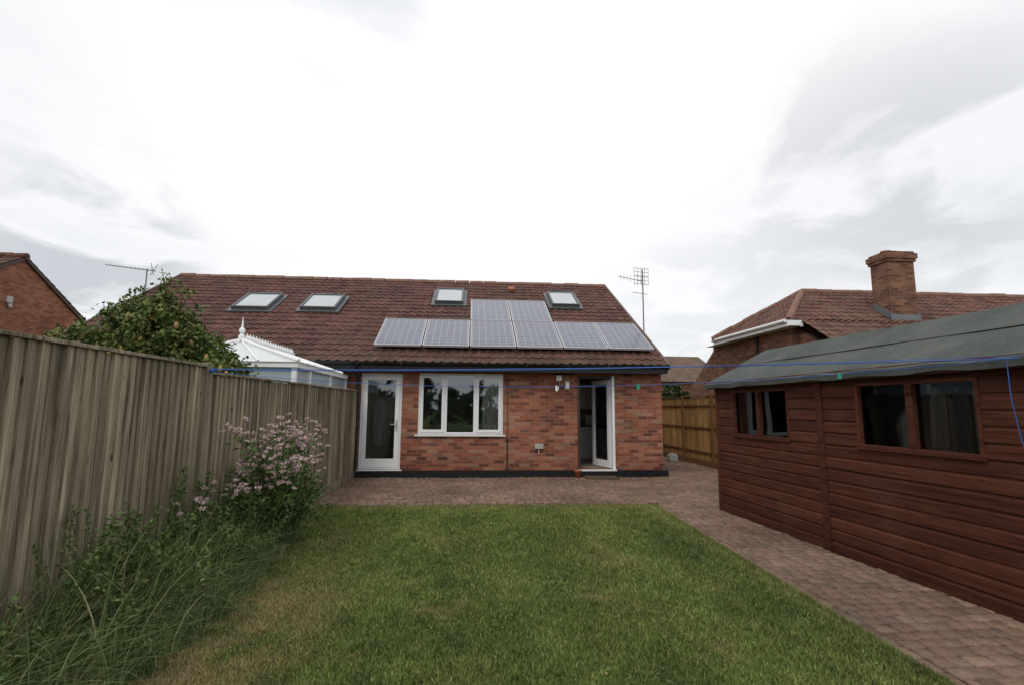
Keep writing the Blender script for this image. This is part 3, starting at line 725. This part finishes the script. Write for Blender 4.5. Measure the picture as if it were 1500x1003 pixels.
# ------------------------------------------------------------ conservatory next door
con=empty('conservatory',(-3.7,9.5,0)); C=MB(); PG=MB(); GB=MB()
x0,x1,y0,y1,ze,zr,xm,yr=-4.7,-2.70,8.1,11.3,2.10,2.58,-3.82,8.8
for x,y in ((x0,y0),(x1,y0),(x0,y1),(x1,y1),(xm,y0),(x1,8.8),(x1,10.05),(x0,8.8),(x0,10.05)): C.box(x-.035,x+.035,y-.035,y+.035,.6,ze)
C.box(x0-.06,x1+.06,y0-.06,y0+.06,ze,ze+.08); C.box(x1-.06,x1+.06,y0+.06,y1,ze,ze+.08); C.box(x0-.06,x0+.06,y0+.06,y1,ze,ze+.08)
C.box(x0,x1,y0-.03,y0+.03,1.55,1.6); C.box(x1-.03,x1+.03,y0+.03,y1,1.55,1.6)
GB.box(x0,x1,y0-.008,y0+.008,.6,ze); GB.box(x1-.008,x1+.008,y0+.01,y1,.6,ze); GB.box(x0-.008,x0+.008,y0+.01,y1,.6,ze)
Bk=MB(); Bk.box(x0-.05,x1+.05,y0-.05,y0+.05,0,.6); Bk.box(x1-.05,x1+.05,y0+.05,y1,0,.6); Bk.box(x0-.05,x0+.05,y0+.05,y1,0,.6); Bk.obj('dwarf_wall',M['brick'],con)
A_=(xm,yr,zr); B_=(xm,y1,zr); z_=ze+.08
PG.poly([(x1+.08,y0-.08,z_),(x1+.08,y1,z_),B_,A_]); PG.poly([(x0-.08,y0-.08,z_),A_,B_,(x0-.08,y1,z_)]); PG.poly([(x0-.08,y0-.08,z_),(x1+.08,y0-.08,z_),A_])
for s_,xx in ((1,x1+.08),(-1,x0-.08)):
    C.tube([(xx,y0-.08,z_+.02),(xm,yr,zr+.02)],.03,6)
    for yy in np.arange(yr,y1+.01,.65): C.tube([(xx,yy,z_+.015),(xm,yy,zr+.015)],.018,6)
    C.tube([(xx-s_*.6,y0-.08,z_+.015),(xm,yr,zr+.01)],.016,6)
    C.tube([(xx,(y0+yr)/2,z_+.015),(xm,yr,zr+.01)],.016,6)
C.tube([(xm,yr,zr+.03),(xm,y1,zr+.03)],.045,8)
for yy in np.arange(yr+.2,y1,.13):
    C.tube([(xm,yy,zr+.05),(xm,yy,zr+.15)],[.024,.006],5); C.tube([(xm,yy+.04,zr+.06),(xm,yy+.065,zr+.11),(xm,yy+.09,zr+.06)],.010,5)
C.tube([(xm,yr,zr),(xm,yr,zr+.08),(xm,yr,zr+.11),(xm,yr,zr+.15),(xm,yr,zr+.19),(xm,yr,zr+.22),(xm,yr,zr+.40)],[.055,.055,.025,.05,.05,.02,.004],8)
C.obj('frame',M['white'],con); PG.obj('roof_panels',simple('polycarbonate',(.60,.63,.64),.3,.6,0,.1,1.5),con)
GB.obj('glazing',simple('blue_tinted_glass',(.38,.44,.48),.08,.8,0,.2,1),con)
# ------------------------------------------------------------ right neighbour house
nh=empty('brick_house',(11,14,0)); U=MB()
fc=(8.1,12.35,3.8); bc=(7.95,16.2,3.8); ap=(9.85,14.3,5.0)
U.box(8.35,8.63,12.65,17.0,0,3.7); U.box(8.63,17.5,16.0,16.3,0,3.7); U.box(8.63,17.4,12.65,12.93,0,3.75); U.box(17.4,17.7,10.3,16.3,0,3.7)
U.box(8.55,17.4,10.4,10.68,0,2.4)
U.add([(8.35,17.0,0),(8.35,19.5,0),(8.35,19.5,1.95),(8.35,17.0,3.5),(8.6,17.0,0),(8.6,19.5,0),(8.6,19.5,1.95),(8.6,17.0,3.5)],[(0,1,2,3),(4,7,6,5),(0,4,5,1),(1,5,6,2),(2,6,7,3),(3,7,4,0)])
U.add([(8.55,10.68,0),(8.55,12.65,0),(8.55,12.65,3.6),(8.55,10.68,2.45),(8.7,10.68,0),(8.7,12.65,0),(8.7,12.65,3.6),(8.7,10.68,2.45)],[(0,1,2,3),(4,7,6,5),(0,4,5,1),(1,5,6,2),(2,6,7,3),(3,7,4,0)])
U.obj('walls',M['brick_r'],nh)
s2=.615; c2,si2=math.cos(math.atan(s2)),math.sin(math.atan(s2))
apV=Vector(ap); hipd=Vector(fc)-apV
hn=Vector((hipd.y,-hipd.x,0)).normalized()
if hn.x<0: hn=-hn
tiles('roof_front',(8.0,12.33,3.79),(1,0,0),(0,c2,si2),9.2,2.31,M['tile_r'],nh,[(apV,-hn)],samp=6)
tiles('roof_catslide',(8.42,10.0,3.79-2.33*s2),(1,0,0),(0,c2,si2),8.8,2.33/c2,M['tile_r'],nh,[],samp=6)
hipb=Vector(bc)-apV
sh=1.2/1.8; ch=math.cos(math.atan(sh)); shn=math.sin(math.atan(sh))
n1=Vector((hipd.y,-hipd.x,0)).normalized()
if n1.y>0: n1=-n1
n2=Vector((hipb.y,-hipb.x,0)).normalized()
if n2.y<0: n2=-n2
tiles('roof_hip',(8.02,12.2,3.79),(0,1,0),(ch,0,shn),4.2,2.2,M['tile_r'],nh,[(apV,n1),(apV,n2)],samp=6)
U=MB(); ridge(U,fc,ap,.09,.35); ridge(U,bc,ap,.09,.35); ridge(U,ap,(17.4,14.3,5.0),.1,.45); U.obj('ridge_tiles',M['ridge'],nh)
U=MB(); U.add([ap,(17.2,14.3,5.0),(17.2,16.5,3.7),bc],[(0,1,2,3)]); U.obj('roof_back',M['tile_r'],nh)
U=MB(); U.box(8.03,8.06,12.3,16.3,3.62,3.78); U.box(8.06,8.36,12.3,16.9,3.62,3.64); U.box(8.06,8.46,12.3,12.33,3.62,3.78)
U.tube([(7.99,12.3,3.76),(7.99,16.3,3.76)],.05,8); U.obj('fascia',M['white'],nh)
U=MB(); U.tube([(8.3,14.2,3.7),(8.3,14.2,0)],.035,8); U.obj('drainpipe',M['black'],nh)
U=MB(); cx,cy=11.42,12.75
U.box(cx-.37,cx+.37,cy-.3,cy+.3,3.2,5.46); U.box(cx-.41,cx+.41,cy-.34,cy+.34,5.46,5.54); U.box(cx-.44,cx+.44,cy-.37,cy+.37,5.54,5.68); U.box(cx-.39,cx+.39,cy-.32,cy+.32,5.68,5.74)
U.obj('chimney',M['brick_r'],nh)
U=MB(); U.tube([(cx-.15,cy,5.74),(cx-.15,cy,5.82)],[.12,.13],10); U.obj('chimney_pot',M['terracotta'],nh)
U=MB()
zt=lambda y:5.0-.615*(14.3-y)
U.obox((cx,cy-.32,zt(cy-.32)+.08),(.42,0,0),(0,.012,0),(0,0,.08))
for sx in(-1,1): U.obox((cx+sx*.385,cy-.02,zt(cy)+.1),(.012,0,0),(0,.3*1,.3*.615),(0,0,.09))
U.obj('lead_flashing',simple('lead',(.16,.17,.19),.5,.5,.3),nh)
# ------------------------------------------------------------ left neighbour house (gable faces +X)
lh=empty('brick_house',(-18,17,0)); U=MB()
pr=[(12.6,0),(20.9,0),(20.9,3.6),(16.75,6.0),(12.6,3.6)]
vs=[(-14,a,b) for a,b in pr]+[(-23,a,b) for a,b in pr]; n_=5
U.add(vs,[tuple(range(n_)),tuple(range(2*n_-1,n_-1,-1))]+[(i,(i+1)%n_,n_+(i+1)%n_,n_+i) for i in range(n_)]); U.obj('walls',M['brick_l'],lh)
sl3=2.4/4.15; c3,s3=math.cos(math.atan(sl3)),math.sin(math.atan(sl3))
tiles('roof_near',(-23.2,12.3,3.5),(1,0,0),(0,c3,s3),9.28,5.16,M['tile_r'],lh,samp=4)
tiles('roof_far',(-23.2,21.2,3.5),(1,0,0),(0,-c3,s3),9.28,5.16,M['tile_r'],lh,samp=4)
U=MB(); ridge(U,(-23.2,16.75,6.1),(-13.9,16.75,6.1),.1); U.obj('ridge_tiles',M['tile_r'],lh)
U=MB()
for (ya,yb) in ((12.3,16.75),(21.2,16.75)):
    d=Vector((0,yb-ya,2.6)); U.obox(Vector((-13.95,ya,3.43))+d*.5,(.02,0,0),d*.5,(0,0,.05))
U.obj('barge_board',M['darkwood'],lh)
U=MB(); U.box(-13.998,-13.95,16.3,16.5,4.55,4.75); U.tube([(-13.96,16.4,4.5),(-13.9,16.4,4.4)],.05,8); U.obj('boiler_flue',M['grey'],lh)
# ------------------------------------------------------------ distant house
dh=empty('brick_house',(15,37,0)); U=MB(); U.box(11,17.5,34.5,41,-.5,3.6); U.box(17.5,17.8,34.5,41,-.5,3.2)
U.add([(16.4,33.5,0),(18.6,33.5,0),(18.6,33.5,3.2),(17.5,33.5,4.9),(16.4,33.5,3.2),(16.4,36,0),(18.6,36,0),(18.6,36,3.2),(17.5,36,4.9),(16.4,36,3.2)],
  [(0,1,2,3,4),(9,8,7,6,5),(0,5,6,1),(1,6,7,2),(4,9,5,0)]); U.obj('walls',M['brick_l'],dh)
U=MB(); U.add([(10.8,34.1,3.4),(17.9,34.1,3.4),(17.3,37.7,5.5),(10.8,37.7,5.5)],[(0,1,2,3)]); U.add([(17.9,34.1,3.4),(17.9,41.3,3.4),(17.3,37.7,5.5)],[(0,1,2)])
U.add([(16.2,33.3,2.98),(17.5,33.3,5.02),(17.5,36.4,5.02),(16.2,36.4,2.98)],[(0,1,2,3)]); U.add([(18.8,33.3,2.98),(18.8,36.4,2.98),(17.5,36.4,5.02),(17.5,33.3,5.02)],[(0,1,2,3)])
U.obj('roof',tilemat('brown_tile',(.11,.075,.055),(.17,.11,.08)),dh)
U=MB()
for s_ in(-1,1):
    d=Vector((s_*1.3,0,-2.04)); U.obox(Vector((17.5,33.26,4.98))+d*.5,d*.5,(0,.03,0),(0,0,.09))
U.box(14.4,15.4,34.42,34.49,1.7,2.7); U.box(17.1,17.9,33.42,33.49,1.8,2.8); U.obj('trim',M['white'],dh)
# ------------------------------------------------------------ plants
TX,TY=-3.93,6.55
tree=empty('pear_tree',(TX,TY,0)); T=MB()
T.tube([(TX,TY,-.05),(TX-.02,TY,.5),(TX+.03,TY+.02,1.0),(TX+.04,TY,1.35)],[.09,.075,.065,.06],9)
cl=[]
lobes=[((0,0,2.32),(.62,.6,.46),50),((-.55,-.05,2.14),(.50,.5,.27),30),((.52,.05,2.12),(.40,.45,.32),32),((.10,0,2.68),(.34,.35,.28),18),((-.3,0,2.45),(.35,.4,.25),12),((.25,0,1.85),(.80,.5,.28),40),((-.6,0,1.85),(.5,.4,.2),14),((.92,.1,1.94),(.26,.3,.17),14),((.35,0,2.42),(.3,.35,.25),12)]
for c,r,n_ in lobes: cl+=list(ell(n_,(TX+c[0],TY+c[1],c[2]),r,1.6))
shoots=[(TX+a,TY+b,c) for a,b,c in ((.1,0,3.12),(.22,-.05,3.05),(.45,0,2.95),(-.1,-.1,2.95),(-1.12,-.05,2.35),(-1.0,-.1,2.45),(.72,.1,2.4),(.86,0,2.3),(-.4,.1,2.8),(.3,0,2.98),(-.8,0,2.55),(1.05,0,2.12),(.62,0,2.72),(1.15,.05,1.95))]
limbs=[(TX+a,TY+b,c) for a,b,c in ((-.4,-.1,2.0),(.32,.1,2.0),(0,.25,2.15),(-.1,-.25,2.2),(.04,0,2.4),(-.7,0,2.05),(.6,.05,1.85))]
for q in limbs:
    q=Vector(q); m_=(Vector((TX+.04,TY,1.3))+q)/2+Vector((random.gauss(0,.05),random.gauss(0,.05),.05)); T.tube([(TX+.04,TY,1.3),m_,q],[.045,.033,.022],6)
LP=[]
for c in cl+shoots:
    c=Vector(c); q=min(limbs,key=lambda l:(Vector(l)-c).length); q=Vector(q)
    T.tube([q,(q+c)/2+Vector((random.gauss(0,.04),random.gauss(0,.04),random.gauss(0,.03))),c],[.015,.009,.003],5)
for c in cl:
    n_=random.randint(50,105); LP.append(ell(n_,c,(.16,.16,.12),3))
for s_ in shoots:
    s_=np.array(s_); q=np.array(min(limbs,key=lambda l:np.linalg.norm(np.array(l)-s_))); t=rng.uniform(.4,1.02,60)[:,None]
    LP.append(q+(s_-q)*t+rng.normal(0,.03,(60,3)))
T.obj('trunk_and_branches',M['bark'],tree,True)
LP=np.concatenate(LP); v,f=leafgeo(LP,rng.uniform(.045,.08,len(LP)),rng.uniform(.013,.022,len(LP))); npmesh('foliage',v,f,M['leaf_tree'],tree)
FR=MB()
for i in range(50):
    c=Vector(random.choice(cl))+Vector((random.gauss(0,.08),-.14+random.gauss(0,.06),-.06))
    FR.tube([c+Vector((0,0,.05)),c+Vector((0,0,.035)),c,c-Vector((0,0,.03)),c-Vector((0,0,.042))],[.006,.018,.028,.028,.012],8)
FR.obj('pears',M['fruit'],tree,True)
sb=empty('shrub',(-3.22,7.1,0)); T=MB()
for i in range(6):
    T.tube([(-3.22,7.1,0),(-3.22+random.gauss(0,.05),7.1,1.2),(-3.22+random.gauss(0,.14),7.1+random.gauss(0,.12),2.0)],[.015,.01,.004],5)
T.obj('stems',M['bark'],sb)
LP=np.concatenate([ell(60,(-3.22+random.gauss(0,.16),7.1+random.gauss(0,.12),2.02+random.gauss(0,.10)),(.1,.1,.08),3) for i in range(16)]+[ell(260,(-3.22,7.1,1.3),(.28,.28,.6),3)])
v,f=leafgeo(LP,.075,.02); npmesh('foliage',v,f,M['leaf_tree'],sb)
sb=empty('shrub',(7.1,17.6,0)); T=MB()
for i in range(8): T.tube([(7.1,17.6,0),(7.1+random.gauss(0,.1),17.6,1),(7.1+random.gauss(0,.4),17.6+random.gauss(0,.3),1.7)],[.03,.02,.006],5)
T.obj('stems',M['bark'],sb)
LP=np.concatenate([ell(70,ell(1,(7.1,17.6,1.75),(.65,.5,.65),1)[0],(.16,.16,.12),3) for i in range(60)]); v,f=leafgeo(LP,.11,.04); npmesh('foliage',v,f,M['hedge'],sb)
# bed
bed=empty('flower_bed',(-2.1,4.5,0))
S=MB(); pts=[(-2.44,y,.012) for y in (8.0,6.8,5,3,1,-2)]; e_=[(-1.95,-2),(-1.85,1),(-1.84,2),(-1.82,3),(-1.87,3.6),(-1.86,4.3),(-1.98,5.2),(-2.0,6.0),(-2.1,6.8),(-2.3,7.6)]
S.poly(pts+[(a,b,.012) for a,b in e_]); S.obj('soil',M['soil'],bed)
def edge(y): return np.interp(y,[b for a,b in e_],[a for a,b in e_])
def clump(cx,cy,n,hh,spread,leanx=.15,wd=(.003,.008),lk=.2):
    P=np.stack([cx+rng.normal(0,spread,n),cy+rng.normal(0,spread,n),np.full(n,.01)],1); P[:,0]=np.maximum(P[:,0],FX+.04)
    h=rng.uniform(.45,1.0,n)*hh; lean=np.stack([rng.normal(leanx,lk,n)*hh/.5,rng.normal(0,lk*1.1,n)*hh/.5],1)
    lean[:,0]=np.maximum(lean[:,0],FX+.05-P[:,0])
    return blades(P,h,rng.uniform(wd[0],wd[1],n),lean,6)
gs=[]
for i in range(300):
    y=random.uniform(1.0,6.4); ex=edge(y); x=random.uniform(FX+.06,ex+.10); t=(x-FX)/(ex-FX)
    gs.append(clump(x,y,random.randint(25,70),(.80-.45*t)*random.uniform(.45,1.35)*(1.05 if y<3.8 else .9),.04,.10,(.003,.009),.17))
for i in range(40):
    y=random.uniform(6.3,7.8); gs.append(clump(random.uniform(FX+.05,edge(y)),y,40,.2,.05,.05))
for i in range(110):
    y=random.uniform(1.6,5.6); gs.append(clump(random.uniform(FX+.08,edge(y)-.05),y,11,random.uniform(.6,1.0),.03,.07,(.005,.012),.16))
v,f=catgeo(gs); npmesh('long_grass',v,f,M['long_grass'],bed)
ST=MB(); LP=[]; LS=[]
for i in range(250):
    y=random.uniform(1.9,6.9); ex=edge(y); x=random.uniform(FX+.06,ex-.02); t=(x-FX)/(ex-FX)
    if y<3.2 and random.random()<.6: continue
    hh=(1.0-.6*t)*random.uniform(.5,1.1)*(.85 if y>6.4 else 1)
    tx,ty=x+random.gauss(.07,.09),y+random.gauss(0,.1); tx=max(tx,FX+.06)
    ST.tube([(x,y,0),((x+tx)/2,(y+ty)/2,hh*.55),(tx,ty,hh)],[.005,.004,.002],5)
    n_=int(95*hh/.5); s_=rng.uniform(.12,1.02,n_)[:,None]
    LP.append(np.array([x,y,0])*(1-s_)+np.array([tx,ty,hh])*s_+rng.normal(0,1,(n_,3))*(.045*(1.15-s_))); LS.append(np.full(n_,random.uniform(.55,1.05)))
ST.obj('weed_stems',M['stem'],bed)
LP=np.concatenate(LP); LS=np.concatenate(LS); LP[:,0]=np.maximum(LP[:,0],FX+.06); v,f=leafgeo(LP,rng.uniform(.03,.065,len(LP))*LS,rng.uniform(.006,.013,len(LP))*LS,(.25,0,.15),.8); npmesh('weed_leaves',v,f,M['leaf_weed'],bed)
# flowering shrub
fs_=empty('flowering_shrub',(-2.1,5.95,0)); ST=MB(); LP=[]; FP=[]
for i in range(120):
    bx,by=-2.15+random.gauss(0,.07),5.9+random.gauss(0,.28)
    tx=np.clip(-2.02+random.gauss(0,.24),FX+.08,-1.52); ty=5.9+random.gauss(0,.48); hh=random.uniform(.75,1.40)*(1-.35*abs(tx+2.05))
    if random.random()<.4: hh*=.6
    m_=((bx*2+tx)/3,(by*2+ty)/3,hh*.55)
    ST.tube([(bx,by,0),m_,(tx,ty,hh)],[.007,.005,.003],5)
    n_=80; s_=rng.uniform(.08,.95,n_)[:,None]; A1=np.array([bx,by,0]);A2=np.array(m_);A3=np.array([tx,ty,hh])
    p=A1*(1-s_)**2+2*A2*s_*(1-s_)+A3*s_**2; LP.append(p+rng.normal(0,.04,(n_,3)))
    if hh>.72:
        for q in range(random.randint(4,8)):
            c=np.array([tx,ty,hh])+rng.normal(0,1,3)*np.array([.06,.07,.045]); FP.append(ell(28,c,(.028,.028,.015),2))
            ST.tube([(tx,ty,hh-.06),tuple(c)],[.002,.0015],4)
ST.obj('stems',M['stem'],fs_)
LP=np.concatenate(LP); LP[:,0]=np.maximum(LP[:,0],FX+.05); v,f=leafgeo(LP,rng.uniform(.045,.09,len(LP)),rng.uniform(.008,.016,len(LP)),(.1,-.1,.1),.9); npmesh('foliage',v,f,M['leaf_shrub'],fs_)
FP=np.concatenate(FP); v,f=leafgeo(FP,.018,.006,(0,0,1),.7); npmesh('flower_heads',v,f,M['petal'],fs_)
n_=420; LP=np.stack([rng.uniform(-1.9,3.7,n_),rng.uniform(2.0,11.2,n_),np.full(n_,.034)],1)
v,f=leafgeo(LP,rng.uniform(.012,.03,n_),rng.uniform(.004,.009,n_),(0,0,0),1.0); v=v.reshape(-1,4,3); v[:,:,2]=.032+(v[:,:,2]-v[:,:1,2])*.25; npmesh('fallen_leaves',v.reshape(-1,3),f,leafmat('dry_leaves',[(.2,.13,.05),(.3,.22,.08),(.15,.09,.04)]))
# unseen hedge and trees behind the viewpoint, added for reflections in the windows
hg=empty('hedge',(0,-13,0)); LP=[]
for i in range(460):
    x=random.uniform(-17,17); top=2.75+.3*math.sin(x*1.3)+.2*math.sin(x*3.1)+(3.2*max(0,math.sin((x+9)*.33)) if x<-2.5 else 0)
    LP.append(ell(80,(x,-13+random.gauss(0,.6),random.uniform(.2,1)*top),(.55,.5,.4),3))
LP=np.concatenate(LP)
v,f=leafgeo(LP,.3,.1); npmesh('foliage',v,f,M['hedge'],hg)
T=MB()
for i in range(12): T.tube([(-15+i*2.7,-13,-.05),(-15+i*2.7,-13,1.8)],[.09,.04],6)
T.obj('stems',M['bark'],hg)
# ------------------------------------------------------------ small things
pot=MB(); pot.tube([(2.36,11.28,.02),(2.36,11.28,.15),(2.36,11.28,.155),(2.36,11.28,.18)],[.055,.08,.088,.088],14); pot.obj('flower_pot',M['terracotta'],None,True)
dm=MB(); dm.box(2.5,3.2,10.95,11.35,.028,.05); dm.obj('doormat',M['mat'],bevel=.006)
cln=empty('clothesline',(0,4,1.8)); Lm=MB()
def line(a,b,sag,r=.004,n_=40):
    a=Vector(a);b=Vector(b); P_=[]
    for i in range(n_+1):
        t=i/n_; P_.append(a.lerp(b,t)-Vector((0,0,4*sag*t*(1-t))))
    Lm.tube(P_,r,6); return P_
line((FX+.06,4.98,1.845),(3.80,3.25,1.87),.035,.0042); P2=line((FX+.06,5.0,1.82),(3.80,3.28,1.875),.17,.0022); line((FX+.06,4.97,1.84),(3.80,3.22,1.89),.05,.002)
def hang(P_,r=.004): Lm.tube(P_,r,6)
hang([(3.80,3.32,1.88),(3.77,3.31,1.84),(3.76,3.30,1.6),(3.77,3.27,1.3),(3.79,3.22,1.08),(3.81,3.2,.95),(3.80,3.12,.80)],.003)
hang([(3.81,3.2,1.88),(3.77,3.24,1.4),(3.78,3.22,1.0),(3.79,3.18,.5)],.003)
Lm.tube([(FX+.03,4.985,1.83),(FX+.08,4.985,1.83)],.02,8)
Lm.obj('lines',M['blue'],cln)
Pg=MB()
def peg(i,P_,mi):
    p=P_[i]; Pg.obox(p+Vector((0,0,-.012)),(.006,0,0),(0,.008,0),(0,0,.022),mi); Pg.obox(p+Vector((.012,0,-.016)),(.004,0,0),(0,.007,0),(.006,0,.02),mi)
peg(20,P2,0); peg(24,P2,1); peg(33,P2,1)
Pg.obj('pegs',[M['white'],M['green']],cln)
# ------------------------------------------------------------ world
w=bpy.data.worlds.new('World'); sc.world=w; w.use_nodes=True; nt=w.node_tree; bg=nt.nodes['Background']
sky=nd(nt,'ShaderNodeTexSky',sky_type='NISHITA'); sky.sun_disc=False; sky.air_density=1.0; sky.dust_density=2.0
d=nd(nt,'ShaderNodeTexCoord').outputs['Generated']; s=nd(nt,'ShaderNodeSeparateXYZ',{0:d})
zz=mth(nt,'ADD',mth(nt,'MAXIMUM',s.outputs[2],0.0),.22)
pv=nd(nt,'ShaderNodeCombineXYZ',{0:mth(nt,'DIVIDE',s.outputs[0],zz),1:mth(nt,'DIVIDE',s.outputs[1],zz),2:.37}).outputs[0]
n1=noise(nt,pv,.9,7,.55,.35); n2=noise(nt,mapv(nt,pv,(1,1,1),(5,3,0)),1.9,9,.58,.5)
base=ramp(nt,mth(nt,'ADD',mth(nt,'MULTIPLY',n1,.55),mth(nt,'MULTIPLY',n2,.45)),[(.36,(.74,.76,.79)),(.45,(.86,.87,.89)),(.53,(.94,.945,.955)),(.62,(1.0,1.0,1.0))])
def patch(dirv,r0,r1):
    dv=Vector(dirv).normalized()
    dt=nd(nt,'ShaderNodeVectorMath',{0:d,1:tuple(dv)},operation='DOT_PRODUCT').outputs['Value']
    return nd(nt,'ShaderNodeMapRange',{0:dt,1:math.cos(math.radians(r1)),2:math.cos(math.radians(r0)),3:0.0,4:1.0},interpolation_type='SMOOTHSTEP').outputs[0]
col=base
bright=patch((-.02,.8,.50),3,50); col=mix(nt,mth(nt,'MULTIPLY',bright,.65),col,(1.04,1.04,1.04))
edge_n=ramp(nt,n2,[(.42,0),(.54,1)])
for dv,r0,r1,st,c in (((-.56,.80,.24),2,10,.85,(.54,.56,.60)),((-.66,.74,.16),1,9,.75,(.56,.58,.615)),((.60,.70,.35),3,15,.6,(.58,.595,.62)),((.78,.57,.28),3,18,.6,(.62,.635,.665)),((-.21,.752,.65),1,9,.6,(.62,.65,.71)),((.42,.88,.17),2,12,.5,(.66,.68,.72)),((-.75,.62,.35),4,20,.35,(.70,.72,.75))):
    col=mix(nt,mth(nt,'MULTIPLY',mth(nt,'MULTIPLY',patch(dv,r0,r1),edge_n),st),col,c)
col10=mix(nt,1.0,col,(10,10,10),'MULTIPLY')
fin=mix(nt,.06,col10,sky.outputs[0])
nt.links.new(fin,bg.inputs[0]); bg.inputs[1].default_value=.108
sun=bpy.data.lights.new('sun','SUN'); sun.energy=1.2; sun.angle=math.radians(22); sun.color=(1,.96,.90)
so=bpy.data.objects.new('sun',sun); sc.collection.objects.link(so)
sd=Vector((-.30,-.55,.78)).normalized(); so.rotation_euler=sd.to_track_quat('Z','Y').to_euler(); so.location=(0,0,30)
sky.sun_elevation=math.asin(sd.z); sky.sun_rotation=math.atan2(sd.x,sd.y)
# ------------------------------------------------------------ camera
cam=bpy.data.cameras.new('camera'); co=bpy.data.objects.new('camera',cam); sc.collection.objects.link(co)
cam.sensor_width=36; cam.lens=18; cam.clip_end=3000; cam.clip_start=.05
yaw=math.radians(4.57);p=math.radians(7.3);th=.007
f=Vector((math.sin(yaw)*math.cos(p),math.cos(yaw)*math.cos(p),math.sin(p))); r=Vector((math.cos(yaw),-math.sin(yaw),0)); u=r.cross(f)
r2=(r+u*th).normalized(); u2=r2.cross(f)
m3=Matrix((r2,u2,-f)).transposed(); mw=m3.to_4x4(); mw.translation=(0,0,H); co.matrix_world=mw
sc.camera=co
sc.view_settings.view_transform='Standard'; sc.view_settings.look='None'; sc.view_settings.exposure=0
